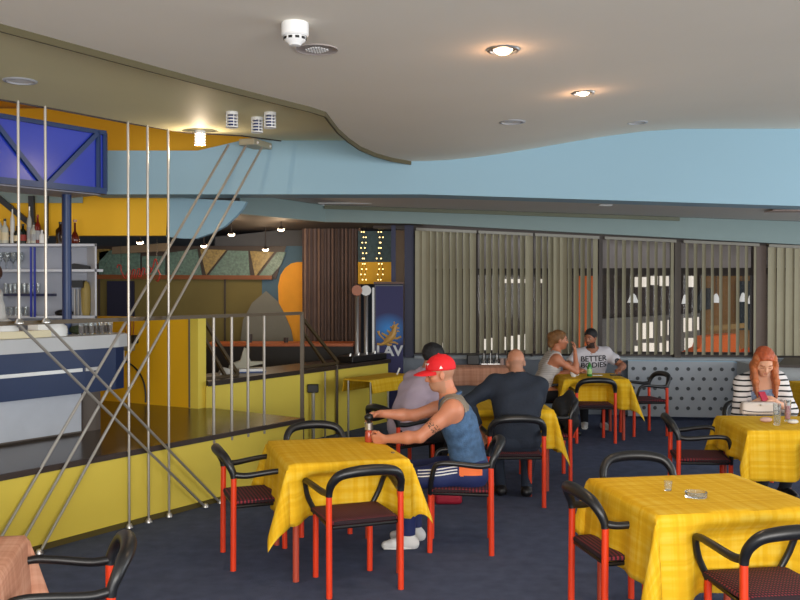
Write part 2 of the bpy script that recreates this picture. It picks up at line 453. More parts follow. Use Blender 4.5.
# raised ledge at the right end of the window wall
le = MB(); pts = [G(777, 367.3, 0.83), G(840, 369, 0.83), G(840, 359.5, 0.83), G(785, 359.5, 0.83)]
le.prism(pts, (0, 0, 0.03)); struct(le, 'window_ledge', M['darkbrown'])
lw = MB(); q0 = G(763, 367.3, 0.82); q1 = G(840, 369, 0.82)
lw.prism([(q0.x, q0.y, 0), (q1.x, q1.y, 0), (q1.x, q1.y+0.9, 0), (q0.x, q0.y+0.9, 0)], (0, 0, 0.825)); struct(lw, 'window_bench', mat('pale_grey_bench', 'a3a9ad', 0.6))

# ------------------------------------------------------------------ far wall behind the bar room
YF = 14.9
def farp(name, pxs, Y, m, th=0.06): return struct(MB().prism([D(a, b, Y) for a, b in pxs], (0, th, 0)), name, m)
struct(MB().box((-5.2, 16.4, 1.4), (11.6, 0.1, 2.8)), 'wall_far', mat('dark_slate_far_wall', '3b4148', 0.9))  # far wall has one dark blue-grey base colour
farp('wall_panel', [(60, 345), (60, 276), (272, 279), (262, 345)], YF, M['olive'])
for k, px in enumerate((98, 224)): farp('trim_%d' % (20+k), [(px, 345), (px, 278), (px+1.6, 278), (px+1.6, 345)], YF-0.03, M['darkbrown'], 0.03)
farp('doorway', [(107, 345), (107, 281), (134, 281), (134, 345)], YF-0.05, mat('midnight_blue_opening', '191c38', 0.8), 0.04)
farp('trim_22', [(96, 279), (96, 274.6), (272, 275.5), (272, 279.6)], YF-0.12, mat('brown_orange_beam', '7d4416', 0.5), 0.1)
farp('wall_curve', [(262, 345), (262, 278), (268, 266), (276, 252), (284, 246), (303, 246), (303, 345)], YF-0.02, M['duskblue'])
el = [(303, 262), (303, 348), (292, 348), (285, 340), (281, 322), (278.5, 300), (278, 286), (280.5, 275), (285, 268), (291, 263.5), (297, 262)]
farp('wall_circle', el, YF-0.06, mat('amber_circle', 'f0a410', 0.6), 0.04)
cone = [(240, 346), (243, 320), (252, 303), (266, 291), (278, 302), (285, 315), (291, 330), (294, 346)]
farp('wall_shape', cone, YF-0.12, M['duskgrey'], 0.04)
farp('wall_alcove', [(358, 284), (358, 262), (392, 262), (392, 284)], 14.4, M['amber'])
farp('wall_alcove_upper', [(358, 262), (358, 231), (392, 231), (392, 262)], 14.4, mat('speckled_teal_wall', '47606a', 0.7, var=0.4, scale=20))
farp('curtain_side', [(395.5, 345), (395.5, 230), (404.5, 230), (404.5, 345)], 14.3, mat('taupe_wall_strip', '8d7f70', 0.9), 0.04)
# pebbled glass clerestory: alternating teal and gold panes between dark mullions
tri = [('t', [(99, 277), (99, 252), (113, 250), (100, 277)]), ('g', [(97, 262), (97, 249), (111, 249), (97, 264)]), ('t', [(101, 276), (112, 252), (140, 253), (140, 276)]),
       ('t', [(142, 276), (142, 256), (165, 256), (165, 276)]), ('t', [(167, 276), (167, 253), (197, 249), (202, 276)]), ('g', [(200, 249), (226, 250), (206, 275)]),
       ('t', [(208, 276), (228, 250.5), (248, 251), (250, 277)]), ('g', [(250, 251), (274, 252), (255, 277)]), ('t', [(258, 277), (277, 252), (286, 252), (281, 265), (270, 277)])]
farp('wall_clerestory', [(90, 279), (90, 246), (286, 246), (276, 279)], YF-0.05, M['darkbrown'])
for k, (c, pl_) in enumerate(tri):
    t = farp('window_%d' % (20+k), pl_, YF-0.09, M['gtex_teal'] if c == 't' else M['gtex_gold'], 0.03)
farp('bulkhead', [(112, 254), (112, 247), (166, 243), (166, 251)], 13.6, mat('brown_grey_bulkhead', '6d6150', 0.7), 0.1)
cv = MB(); n = 60; pts = []
xa, xb = D(303, 300, 14.6).x, D(361, 300, 14.6).x
for i in range(n+1):
    t = i/n; pts.append((xa+(xb-xa)*t, 14.5+0.03*math.sin(i*1.35)+0.02*math.sin(i*3.1)))
vs_ = []; fs = []
for (x, y) in pts: vs_ += [(x, y, 0.02), (x, y, 2.74), (x, y+0.012, 2.74), (x, y+0.012, 0.02)]
for i in range(n):
    a = i*4; b = a+4
    for k in range(4): fs.append((a+k, b+k, b+(k+1) % 4, a+(k+1) % 4))
fs += [(0, 1, 2, 3), (n*4, n*4+3, n*4+2, n*4+1)]
tag(MB().add(vs_, fs).build('curtain', M['curtain'], smooth=60), 'tall plum-brown curtain hanging beside the amber circle on the far wall', 'curtain')
# outside, seen through the blinds: building across the way
OY = 19.5
def outp(root, name, pxs, Y, m, th=0.15): return MB().prism([D(a, b, Y) for a, b in pxs], (0, th, 0)).build(name, m, root)
ob = empty('opposite_building', (4.5, OY, 0)); tag(ob, 'brown building with pale lit windows seen through the blinds', 'building')
ob.location = (0, 0, 0)
outp(ob, 'facade', [(405, 372), (405, 225), (870, 225), (870, 372)], 21, mat('dark_brown_facade', '4a3d33', 0.9, var=0.2, scale=0.6))  # facade has a dark brown base colour with random mottling
outp(ob, 'tan_wall', [(703, 352), (703, 276), (758, 276), (758, 352)], 20.7, mat('tan_plaster', '8a6233', 0.9, var=0.15))
outp(ob, 'dark_recess', [(737, 330), (737, 281), (762, 281), (762, 330)], 20.6, mat('blue_black_recess', '1c2428', 0.9), 0.05)
outp(ob, 'shutter', [(693, 304), (703, 288), (711, 288), (712, 309), (695, 311)], 20.5, mat('charcoal_shutter', '202326', 0.8), 0.05)
outp(ob, 'dark_band', [(610, 318), (610, 288), (698, 288), (698, 318)], 20.7, mat('umber_band', '3a2e2b', 0.9), 0.05)
outp(ob, 'grey_ledge', [(600, 357), (600, 319), (700, 313), (700, 350)], 20.65, mat('grey_concrete', '6d6862', 0.9), 0.05)
outp(ob, 'balcony_rail', [(710, 331), (710, 326), (745, 323), (745, 328)], 20.4, mat('tan_rail', '9b7b45', 0.8), 0.05)
wg = mat('bright_window', 'd6cfc0', 0.4, emis='efe3d2', estr=0.55)
for x0, x1, y0, y1 in ((637, 641, 323, 340), (643, 646, 323, 339), (648, 653, 322, 338), (655, 657, 322, 337), (661, 665, 321, 336), (668, 673, 320, 335), (684, 687.5, 318, 332), (689, 692, 318, 331), (694, 699, 317, 330),
                       (635, 641, 346, 353), (643, 656, 343, 353), (660, 665, 343, 352), (667, 674, 341, 353), (685, 699, 338, 350), (635, 649, 277, 287), (651, 658, 276, 285), (660, 672, 276, 286), (687, 697, 276, 287), (537, 539.5, 333, 350), (544, 546.5, 331, 350),
                       (483, 486, 339, 350), (490, 493, 338, 350), (503, 506, 337, 350), (511, 513.5, 336, 350), (517, 520, 335, 350), (524, 527, 334, 350), (457, 460, 341, 349), (464, 467, 341, 349), (435, 446, 343, 349), (503, 526, 279, 283), (537, 546, 279, 283)):
    outp(ob, 'window', [(x0, y1), (x0, y0), (x1, y0), (x1, y1)], 20.4, wg, 0.04)
og = mat('orange_awning_cloth', 'e0661e', 0.7, emis='e0661e', estr=0.06)  # weak glow put into the cloth to lift its brightness, not a lamp
aw = MB().prism([D(a, b, 18.5) for a, b in ((686, 385), (686, 355), (700, 348), (703, 337), (737, 334), (741, 352), (741, 385))], (0, 0.5, 0)).build('awning', og); tag(aw, 'long orange awning outside behind the blinds', 'awning')
aw = MB().prism([D(a, b, 18.2) for a, b in ((745, 387), (745, 358), (752, 350), (758, 349), (775, 352), (775, 387))], (0, 0.5, 0)).build('awning', og); tag(aw, 'small orange awning outside beside the brown mullion', 'awning')
aw = MB().prism([D(a, b, 18.5) for a, b in ((579, 385), (579, 276), (597, 276), (597, 385))], (0, 0.3, 0)).build('banner', og); tag(aw, 'tall orange banner outside behind the blinds above the seated man', 'banner')
lampsh = mat('white_lamp_enamel', 'dcdad4', 0.4, emis='e8e4da', estr=0.25)
for i, (px, py, s_) in enumerate(((633, 299, 1.3), (685, 300, .8), (716, 299, 1.0), (743, 298, .9), (751, 300, 1.0))):
    p = D(px, py, 17.5); r = 0.085*s_
    e = empty('pendant_lamp', p); tag(e, ['large white cone pendant lamp outside behind the leftmost slats of the open blinds', 'small white cone pendant lamp outside right of the dark centre mullion', 'white cone pendant lamp outside in front of the tan wall', 'white cone pendant lamp outside, left one of the close pair', 'white cone pendant lamp outside, right one of the close pair'][i], 'lamp', 'pendant lamps outside')
    MB().lathe([(r, -0.07), (r*0.95, -0.06), (r*0.45, 0.07), (r*0.2, 0.1), (0.0, 0.1)], (0, 0, 0), 16).build('shade', lampsh, e, smooth=40)
    MB().tube([(0, 0, 0.1), (0, 0, 3.37-p.z)], 0.008, 6).build('cord', M['black'], e)

MB().box((4.6, 19.2, 3.42), (8.5, 4.2, 0.12)).build('canopy_slab', M['darkbrown'], ob)
for x in (0.6, 8.4): MB().box((x, 17.3, 1.68), (0.12, 0.12, 3.36)).build('canopy_post', M['darkbrown'], ob)
# ------------------------------------------------------------------ blinds
slatm = mat('beige_blind_fabric', 'a49d84', 0.8, var=0.08, scale=3)
labels = ['vertical beige blind nearest the blue post, mostly closed', 'vertical beige blind behind the bald man, slats half turned', 'vertical beige blind behind the seated couple, slats half turned', 'vertical beige blind left of the dark centre mullion, slats wide open', 'vertical beige blind right of the dark centre mullion, slats wide open', 'closed vertical beige blind at the right edge of the window wall']
spec = [(46, 0.100), (50, 0.098), (50, 0.098), (57, 0.118), (53, 0.122), (12, 0.122)]
for i, (p0_, p1_) in enumerate(bays):
    x0, x1 = wx(p0_), wx(p1_); deg, sp = spec[i]
    e = empty('vertical_blind', ((x0+x1)/2, ywall((x0+x1)/2)-0.06, 0)); tag(e, labels[i], 'blind', 'vertical blinds')
    off = Vector(e.location); hr = MB()
    vs_ = []
    for x in (x0, x1):
        y = ywall(x)-0.06; z = zrail(x); vs_ += [Vector(v)-off for v in ((x, y-0.025, z-0.04), (x, y-0.025, z), (x, y+0.025, z), (x, y+0.025, z-0.04))]
    hr.add(vs_, [(0, 4, 5, 1), (1, 5, 6, 2), (2, 6, 7, 3), (3, 7, 4, 0), (0, 1, 2, 3), (4, 7, 6, 5)]).build('headrail', mat('grey_headrail', '8d8a80', 0.5), e)
    sm = MB(); n = int((x1-x0)/sp)+1
    for k in range(n):
        x = x0+0.05+(x1-x0-0.1)*k/max(1, n-1); a = R(deg+rng.uniform(-5, 5)) 
        if i == 0 and k < 2: a = R(10)
        if i == 1 and k == n-1: a = R(25)
        if i == 2 and k in (3, 4): a = R(25)
        wsl = 0.127; dx, dy = math.cos(a)*wsl/2, math.sin(a)*wsl/2; y = ywall(x)-0.06
        cx, cy = x-off.x, y-off.y; zt = zrail(x)-0.04
        px_, py_ = -math.sin(a)*0.012, math.cos(a)*0.012; tx, ty = -math.sin(a)*0.0015, math.cos(a)*0.0015
        q = [(cx-dx, cy-dy), (cx+px_, cy+py_), (cx+dx, cy+dy)]
        vs_ = []
        zb = 0.875
        for (u, v_) in q:
            for s_ in (-1, 1): vs_ += [(u+s_*tx, v_+s_*ty, zb), (u+s_*tx, v_+s_*ty, zt)]
        fs = []
        for c in (0, 4): fs += [(c, c+4, c+5, c+1), (c+2, c+3, c+7, c+6), (c, c+2, c+6, c+4), (c+1, c+5, c+7, c+3)]
        fs += [(0, 1, 3, 2), (8, 10, 11, 9)]
        sm.add(vs_, fs)
    sm.build('slats', slatm, e)
# radiator cover under the windows
rc = empty('radiator_cover', (3.9, 13.0, 0)); tag(rc, 'low pale grey perforated cover standing under the open blinds', 'radiator cover')
xl, xr = wx(622), wx(731)
def cy_(x): return ywall(x)-0.36
z0_, z1_ = 0.04, 0.80; n = 8; ol = []
for t in range(n+1):
    g = R(90)*t/n; ol.append((xr-0.10+0.10*math.cos(g), z1_-0.10+0.10*math.sin(g)))
ol = [(xl, z0_), (xr, z0_)] + ol + [(xl, z1_)]
off = Vector(rc.location)
pb = MB().prism([Vector((x, cy_(x), z))-off for x, z in ol], (0, 0.05, 0)); pb.build('panel', mat('pale_grey_enamel', '9aa1a9', 0.5, var=0.04), rc)
MB().prism([Vector((x+(0.012 if x > xl+1 else 0), cy_(x)+0.02, z+(0.012 if z > 0.5 else 0)))-off for x, z in ol], (0, 0.05, 0)).build('edge_band', mat('light_blue_edge', '8fb0c4', 0.5), rc)
hm = mat('dark_perforation', '4c5054', 0.9); hb = MB()
hx = wx(627); k = 0
for r_ in range(5):
    z = 0.70-r_*0.135
    for c_ in range(10):
        x = hx+c_*0.147+(0.06 if r_ % 2 else 0.0)
        if x > xr-0.08 or x < xl+0.05: continue
        hb.lathe([(0.026, 0), (0.026, 0.003)], Vector((x, cy_(x)-0.0005, z))-off, 14, Matrix.Rotation(R(90), 3, 'X'))
hb.build('perforations', hm, rc)
fm = MB()
for x in (xl+0.3, xr-0.25): fm.box(Vector((x, cy_(x)+0.05, 0.02))-off, (0.03, 0.04, 0.04))
fm.build('feet', M['black'], rc)
# ------------------------------------------------------------------ railing and steel rods along the platform
def E(px, off=0.03):   # point on the platform edge line at a photo column
    k = (px-400)/FPX; a = A+nrm*off
    t = (k*a.y-a.x)/(d.x-k*d.y); p = a+d*t
    return Vector((p.x, p.y, 0))
rl = empty('railing', (0, 0, 0)); rl.location = (B.x, B.y, 0); tag(rl, 'thin brown metal railing along the edge of the raised bar floor', 'railing')
off = Vector(rl.location)
s0 = E(-60, -0.02); s1 = E(302, -0.02)
MB().bar(s0+Vector((0, 0, 1.57))-off, s1+Vector((0, 0, 1.57))-off, 0.02, 0.03).build('top_rail', M['brownmetal'], rl)
MB().box(s1+Vector((0, 0, 0.79))-off, (0.035, 0.035, 1.58)).build('post', M['brownmetal'], rl)
for px in (213.5, 231.5, 247.8, 264):
    p = E(px, 0.0); MB().tube([p+Vector((0, 0, 0.50))-off, p+Vector((0, 0, 1.56))-off], 0.0125, 8).build('baluster', M['steelrod'], rl, smooth=40)
def rod(a, b, label, r=0.0098):
    a = Vector(a); e = empty('steel_rod', a); tag(e, label, 'rod', 'steel rods'); b = Vector(b)-a
    MB().tube([(0, 0, 0), b], r, 8).build('shaft', M['steelrod'], e, smooth=40)
    MB().lathe([(0.03, -0.002), (0.03, 0.006), (0.017, 0.03)], (0, 0, 0), 12).build('socket', M['chrome'], e, smooth=40)
for px, lb in ((128.5, 'upright steel rod reaching the carpet, leftmost of the three by the bar end'), (148, 'upright steel rod reaching the carpet, middle one of three'), (168.5, 'upright steel rod reaching the carpet, rightmost of three')):
    p = E(px, 0.04); rod(p, p+Vector((0.0, 0, 3.055)), lb)
for px, lb in ((19, 'short upright steel rod at the far left, from railing to ceiling'), (46, 'short upright steel rod, second from the left edge, from railing to ceiling')):
    p = E(px, 0.03); rod(p+Vector((0, 0, 1.57)), p+Vector((0, 0, 3.055)), lb)
for (x0, y0), (x1, y1, z1), lb in (((38, 553), (262, 147.5, 3.05), 'long slanting steel rod fixed to the ceiling box, rightmost of three'), ((10, 561), (246, 146, 3.06), 'long slanting steel rod, middle one of the three rising to the right'), ((-19, 570), (228.5, 145, 3.07), 'long slanting steel rod, leftmost of the three rising to the right')):
    a = E(x0, 0.06); rod(a, G(x1, y1, z1), lb , 0.0105)
for x0, x1, lb in ((19, 205, 'steel rod slanting down to the right from the railing, lower one'), (46, 220, 'steel rod slanting down to the right from the railing, upper one')):
    a = E(x1, 0.05); b = E(x0, 0.05); b.z = 1.56; rod(a, b, lb, 0.0105)

# ------------------------------------------------------------------ ceiling fittings
def on_ceiling(px, py, f):
    z = 3.0
    for _ in range(12):
        p = G(px, py, z); z = f(p.x, p.y)
    return G(px, py, z)
p = on_ceiling(295, 23, zgrey); e = empty('smoke_detector', p); tag(e, 'white round smoke detector on the grey ceiling', 'smoke detector')
MB().lathe([(0.0, 0.0), (0.060, 0.0), (0.062, -0.01), (0.062, -0.055), (0.056, -0.062), (0.0, -0.062)], (0, 0, 0), 28).build('base', M['white'], e, smooth=35)
MB().lathe([(0.048, -0.06), (0.050, -0.075), (0.046, -0.082), (0.032, -0.092), (0.026, -0.102), (0, -0.104)], (0, 0, 0), 28).build('sensor_head', M['white'], e, smooth=35)
vb = MB()
for k in range(10):
    g = 2*math.pi*k/10; vb.box((0.0475*math.cos(g), 0.0475*math.sin(g), -0.072), (0.008, 0.018, 0.011), Matrix.Rotation(g, 3, 'Z'))
vb.build('vent_slots', M['black'], e)
def spot(px, py, f, r, label, lit, group='ceiling spotlights', name='recessed_spotlight'):
    p = on_ceiling(px, py, f); e = empty(name, p); tag(e, label, 'ceiling light', group)
    MB().lathe([(r*0.72, -0.001), (r*0.78, -0.010), (r*0.95, -0.008), (r, -0.001)], (0, 0, 0), 28).build('ring', M['chrome'] if lit else mat('pale_ring', 'a8aaae', 0.4), e, smooth=50)
    if lit:
        MB().sphere((0, 0, 0.012), r*0.62, 18, sc=(1, 1, 0.75)).build('bulb', M['glow'], e, smooth=60)
        l = bpy.data.lights.new('lamp', 'SPOT'); l.energy = 26; l.color = (1, 0.72, 0.45); l.spot_size = R(125); l.spot_blend = 0.6; l.shadow_soft_size = 0.05
        o = bpy.data.objects.new('lamp', l); col.objects.link(o); o.parent = e; o.location = (0, 0, -0.05)
        l = bpy.data.lights.new('halo', 'POINT'); l.energy = 0.9; l.color = (1, 0.55, 0.3); l.shadow_soft_size = 0.03
        o = bpy.data.objects.new('halo', l); col.objects.link(o); o.parent = e; o.location = (0, 0, -0.075)
    else:
        MB().lathe([(0, -0.003), (r*0.5, -0.004), (r*0.74, -0.002)], (0, 0, 0), 24).build('lens', M['white'], e, smooth=60)
spot(503, 49.5, zgrey, 0.085, 'lit round ceiling spotlight, the larger and nearer one', True)
spot(583, 92.5, zgrey, 0.075, 'lit round ceiling spotlight, the smaller one to the right', True)
spot(512, 121.5, zgrey, 0.10, 'unlit round ceiling fitting between the lit spotlights and the blue beam', False)
spot(637, 122, zgrey, 0.09, 'unlit round ceiling fitting close to the blue beam on the right', False)
spot(20, 80.5, zkhaki, 0.10, 'unlit round fitting in the khaki ceiling at the far left', False)
p = on_ceiling(317, 49, zgrey); e = empty('ceiling_speaker', p); tag(e, 'round white perforated speaker grille beside the smoke detector', 'speaker')
MB().lathe([(0.0, -0.001), (0.10, -0.002), (0.105, -0.006), (0.105, -0.001)], (0, 0, 0), 32).build('rim', mat('pinkish_grey_rim', 'a59c98', 0.5), e, smooth=40)
gb = MB()
for i in range(-4, 5):
    for j in range(-4, 5):
        if i*i+j*j <= 17: gb.box((i*0.013, j*0.013, -0.006), (0.009, 0.009, 0.004))
gb.build('grille', M['white'], e)
for px, py, lb, lit in ((232, 112, 'caged ceiling light on the khaki ceiling, left of the three unlit ones', 0), (257, 117.5, 'caged ceiling light on the khaki ceiling, middle of the three unlit ones', 0), (270, 112.5, 'caged ceiling light on the khaki ceiling, right of the three unlit ones', 0), (200, 131, 'lit caged ceiling light at the edge of the khaki ceiling', 1)):
    p = on_ceiling(px, py, zkhaki); e = empty('caged_light', p); tag(e, lb, 'ceiling light', 'caged ceiling lights')
    MB().lathe([(0, 0), (0.044, 0), (0.044, -0.022), (0, -0.022)], (0, 0, 0), 20).build('cap', M['white'], e, smooth=35)
    rb = MB()
    for k in range(4): rb.lathe([(0.034, -0.04-k*0.022), (0.044, -0.037-k*0.022), (0.044, -0.045-k*0.022), (0.034, -0.042-k*0.022)], (0, 0, 0), 20)
    for k in range(4):
        g = math.pi/2*k+0.5; rb.box((0.039*math.cos(g), 0.039*math.sin(g), -0.065), (0.006, 0.006, 0.09))
    rb.build('cage_rings', M['white'], e)
    MB().lathe([(0, -0.022), (0.026, -0.024), (0.028, -0.09), (0, -0.108)], (0, 0, 0), 16).build('bulb', M['glow'] if lit else mat('dim_bulb', '4a5078', 0.2), e, smooth=50)
    if lit:
        l = bpy.data.lights.new('lamp', 'POINT'); l.energy = 6; l.color = (1, 0.78, 0.55); o = bpy.data.objects.new('lamp', l); col.objects.link(o); o.parent = e; o.location = (0, 0, -0.16)
a = on_ceiling(240, 138, zkhaki); b = on_ceiling(271, 143, zkhaki)
e = empty('ceiling_box', (a+b)/2); tag(e, 'flat beige box under the khaki ceiling where the slanting rods meet', 'box')
dv = (b-a); MB().box((0, 0, -0.035), (0.36, 0.16, 0.06), Matrix.Rotation(math.atan2(dv.y, dv.x), 3, 'Z')).build('housing', mat('beige_box', 'a9a48c', 0.6), e, bevel=0.01)
sb = MB()
for s_ in (-0.12, 0.12):
    v = Matrix.Rotation(math.atan2(dv.y, dv.x), 3, 'Z') @ Vector((s_, -0.084, -0.04)); sb.sphere(v, 0.012, 10)
sb.build('screws', M['white'], e)

zl = lambda x, y: lowceil(x)-0.002
for pxs, nm, lb, mm in (((318, 201.5, 372, 204.5), 'pale_ceiling_strip', 'pale flat strip on the low ceiling behind the beam', M['white']), ((776, 208, 815, 213), 'ceiling_vent', 'pinkish grille in the low ceiling at the right edge', mat('pinkish_grille', 'b09a90', 0.7, var=0.3, scale=60)), ((600, 204.2, 610, 205.8), 'ceiling_patch', 'tiny white round fitting in the low ceiling above the couple', M['white'])):  # first entry is just a thin white strip below the low ceiling
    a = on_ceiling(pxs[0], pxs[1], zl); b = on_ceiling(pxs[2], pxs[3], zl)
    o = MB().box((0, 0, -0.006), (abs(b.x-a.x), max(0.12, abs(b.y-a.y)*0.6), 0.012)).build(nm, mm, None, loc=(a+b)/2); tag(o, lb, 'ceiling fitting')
# ------------------------------------------------------------------ blue light box over the bar
L0, L1 = Vector((-3.72, 6.31, 0)), Vector((-2.545, 8.02, 0)); ld = (L1-L0).normalized(); ln = Vector((ld.y, -ld.x, 0))
def LP(px, z):
    k = (px-400)/FPX; t = (k*L0.y-L0.x)/(ld.x-k*ld.y); p = L0+ld*t; return Vector((p.x, p.y, z))
e = empty('light_box', L1); tag(e, 'blue translucent light box with dark blue triangulated frame over the bar', 'light box'); off = L1
zt, zb = 3.14, 2.64
pn = MB().prism([LP(-40, zb)-off, L1+Vector((0, 0, zb))-off, L1+Vector((0, 0, zb))-off-ln*0.5, LP(-40, zb)-off-ln*0.5], (0, 0, zt-zb)); pn.build('panel', M['bluepanel'], e)
fb = MB(); o_ = ln*0.012
def fbar(p, q, w=0.03, h=0.03): fb.bar(p-off+o_, q-off+o_, w, h)
E1 = L1+ln*0.0
fbar(LP(-40, zt), E1+Vector((0, 0, zt)), 0.03, 0.035); fbar(LP(-40, zb), E1+Vector((0, 0, zb)), 0.04, 0.05)
fbar(E1+Vector((0, 0, zb)), E1+Vector((0, 0, zt)), 0.03, 0.03); 
fbar(LP(98, zb), LP(98, zt), 0.03, 0.03)
fbar(LP(-12, zt), LP(43, zb), 0.03, 0.038); fbar(LP(98, zt), LP(46, zb), 0.03, 0.038)
fb.bar(E1+Vector((0, 0, zb))-off, E1+Vector((0, 0, zb))-off-ln*0.5, 0.05, 0.05); fb.bar(E1+Vector((0, 0, zt))-off, E1+Vector((0, 0, zt))-off-ln*0.5, 0.05, 0.05)
fb.build('frame', M['bluemetal'], e)
MB().prism([LP(-40, zb-0.03)-off-ln*0.05, L1+Vector((0, 0, zb-0.03))-off-ln*0.05, L1+Vector((0, 0, zb-0.03))-off-ln*0.48, LP(-40, zb-0.03)-off-ln*0.48], (0, 0, 0.02)).build('underside', mat('pale_underside', '8f8d96', 0.4), e)
pp = Vector((-2.865, 8.0, 0)); e = empty('blue_post', pp); tag(e, 'round dark blue post standing on the bar under the light box', 'post')
MB().tube([(0, 0, 0.575), (0, 0, 2.61)], 0.04, 18).build('shaft', M['bluemetal'], e, smooth=40)
struct(MB().prism([D(-20, 203, 9.38), D(83, 203, 9.38), D(83, 190, 9.38), D(-20, 188, 9.38)], (0, -0.02, 0)), 'trim_30', M['teal'])

# ------------------------------------------------------------------ bar counter
q0 = Vector((-2.99, 7.17, 0)); qd = Vector((0.55, 0.835, 0)).normalized(); qn = Vector((qd.y, -qd.x, 0))
def layer(inset, z0, z1, s0=-1.3, s1=0.66, endcurve=True):
    pts = [q0+qd*s0-qn*inset, q0+qd*s1-qn*inset]
    if endcurve:
        c = Vector((-2.41, 7.95, 0)); base = [Vector((-2.545, 7.855, 0)), Vector((-2.45, 8.01, 0)), Vector((-2.42, 8.14, 0)), Vector((-2.49, 8.30, 0)), Vector((-2.65, 8.36, 0))]
        cc = Vector((-2.80, 8.1, 0))
        for b_ in base:
            v = b_-cc; pts.append(cc+v*(1-inset/max(0.2, v.length)))
    pts += [q0+qd*(s1-0.02)-qn*0.55, q0+qd*s0-qn*0.55]
    return [Vector((p.x, p.y, z0))-BO for p in pts], (0, 0, z1-z0)
BO = Vector((-2.8, 7.9, 0))
bc = empty('bar_counter', BO); tag(bc, 'curved bar counter with blue front, silver stripe and white lower panel', 'bar counter')
def lay(name, m, *a, **k): pl_, ex = layer(*a, **k); return MB().prism(pl_, ex).build(name, m, bc)
lay('countertop', M['offwhite'], -0.03, 1.30, 1.41)
lay('blue_front', M['navy'], 0.0, 0.935, 1.30)
sp = MB()
sp.bar(q0+qd*-1.3+qn*0.004+Vector((0, 0, 1.13))-BO, q0+qd*0.64+qn*0.004+Vector((0, 0, 1.13))-BO, 0.012, 0.028)
sp.bar(Vector((q0+qd*0.67+qn*0.004).xy.to_3d())+Vector((0, 0, 1.13))-BO, Vector((-2.542, 7.853, 1.13))-BO, 0.012, 0.028)
sp.build('silver_stripe', M['chrome'], bc)
lay('plinth', mat('grey_brown_plinth', '5e544c', 0.5), 0.2, 0.575, 0.935)
a_, b_ = q0+qd*-1.3-qn*0.13, q0+qd*0.74-qn*0.13
MB().prism([Vector((p.x, p.y, 0.60))-BO for p in (a_, b_, b_-qn*0.06, a_-qn*0.06)], (0, 0, 0.335)).build('lower_panel', mat('light_grey_panel', 'b4bac4', 0.45), bc)
MB().bar(b_+qn*0.004+Vector((0, 0, 0.60))-BO, b_+qn*0.004+Vector((0, 0, 0.93))-BO, 0.012, 0.012).build('panel_edge', M['darkbrown'], bc)
cream = MB(); u0, u1 = q0+qd*-1.2-qn*0.10, q0+qd*0.42-qn*0.10
cream.prism([Vector((p.x, p.y, 1.41)) for p in (u0, u1, u1-qn*0.12, u0-qn*0.12)], (0, 0, 0.055))
o = cream.build('serving_tray', mat('cream_tray', 'd8cfb0', 0.5)); tag(o, 'long cream tray lying on the left part of the bar top', 'tray')
# things on the bar
def onbar(px, back, z=1.41):
    k = (px-400)/FPX; a = q0-qn*back; t = (k*a.y-a.x)/(qd.x-k*qd.y); p = a+qd*t; return Vector((p.x, p.y, z))
def drinking_glass(loc, h, r, label, group, m=None, cat='glass', fill=None, name='glass', top=1.0):
    o = MB().lathe([(r*0.8, 0), (r, h*0.98), (r*top, h), (r*0.93*top, h), (r*0.72, h*0.08), (0, h*0.07)], (0, 0, 0), 16).build(name, m or M['glass'], None, smooth=50, loc=loc)
    tag(o, label, cat, group)
    if fill: MB().lathe([(0, h*0.1), (r*0.72, h*0.1), (r*0.84, h*0.72), (0, h*0.73)], (0, 0, 0), 14).build('contents', fill, o, smooth=50)
    return o
wh = mat('white_china', 'dfe2e4', 0.25)
def bowls(loc, n, r, label):
    for k in range(n):
        o = MB().lathe([(r, 0), (r*0.93, 0.035), (r*0.6, 0.06), (r*0.55, 0.065), (0, 0.065)], (0, 0, 0), 20).build('bowl', wh, None, smooth=50, loc=loc+Vector((0, 0, 0.022*k)))
        tag(o, label, 'bowl', 'upturned bowls: '+label)
bowls(onbar(6, 0.24), 3, 0.10, 'white upturned bowl in the left stack on the bar top')
bowls(onbar(55, 0.22), 3, 0.10, 'white upturned bowl in the right stack on the bar top')
e = MB().box((0, 0, 0.065), (0.10, 0.14, 0.13)).build('napkin_box', M['white'], None, bevel=0.006, loc=onbar(38, 0.24), rot=(0, 0, 1.0)); tag(e, 'white upright napkin box between the bowl stacks on the bar', 'box')
jm = mat('dark_spice', '5c3a2c', 0.8, var=0.4, scale=60)
for k, px in enumerate((81, 86, 91, 96, 101, 106, 110)):
    drinking_glass(onbar(px, 0.16+0.05*(k % 2)), 0.10, 0.024, 'small glass jar with brown contents at the right end of the bar', 'jars at the bar end', fill=jm, cat='jar', name='jar')
    if k % 2: pass
o = MB().sphere((0, 0, 0.04), 0.055, 12, sc=(1.3, 1, 0.7)).build('herb_bunch', mat('dark_herbs', '2f3a22', 0.9, var=0.5, scale=50, bump=1, bscale=80), None, loc=onbar(77, 0.27)); tag(o, 'dark green bunch of herbs on the bar beside the blue post', 'herbs')

# ------------------------------------------------------------------ white back shelf and bottles
SY = 9.0; sx0, sx1 = D(-30, 300, SY).x, D(97, 300, SY).x
zz = lambda py: D(50, py, SY).z
so = Vector(((sx0+sx1)/2, SY, 0)); e = empty('back_shelf', so); tag(e, 'white open shelf unit standing behind the bar', 'shelf')
shm = mat('white_shelf_laminate', 'c9cdd6', 0.4, var=0.03)
W_ = sx1-sx0
MB().box((-0.08, 0.24, (zz(244)+0.6)/2), (W_-0.16, 0.02, zz(244)-0.6)).build('back_panel', mat('grey_white_back', 'a4a9b6', 0.6), e)
for py, nm, ex in ((245, 'top_board', 0), (270.5, 'shelf_board', 0.06), (317, 'shelf_board', 0)):
    MB().prism([(-W_/2, 0, zz(py)-0.012), (W_/2+ex, 0, zz(py)-0.012), (W_/2-0.16, 0.24, zz(py)-0.012), (-W_/2, 0.24, zz(py)-0.012)], (0, 0, 0.024)).build(nm, shm, e)
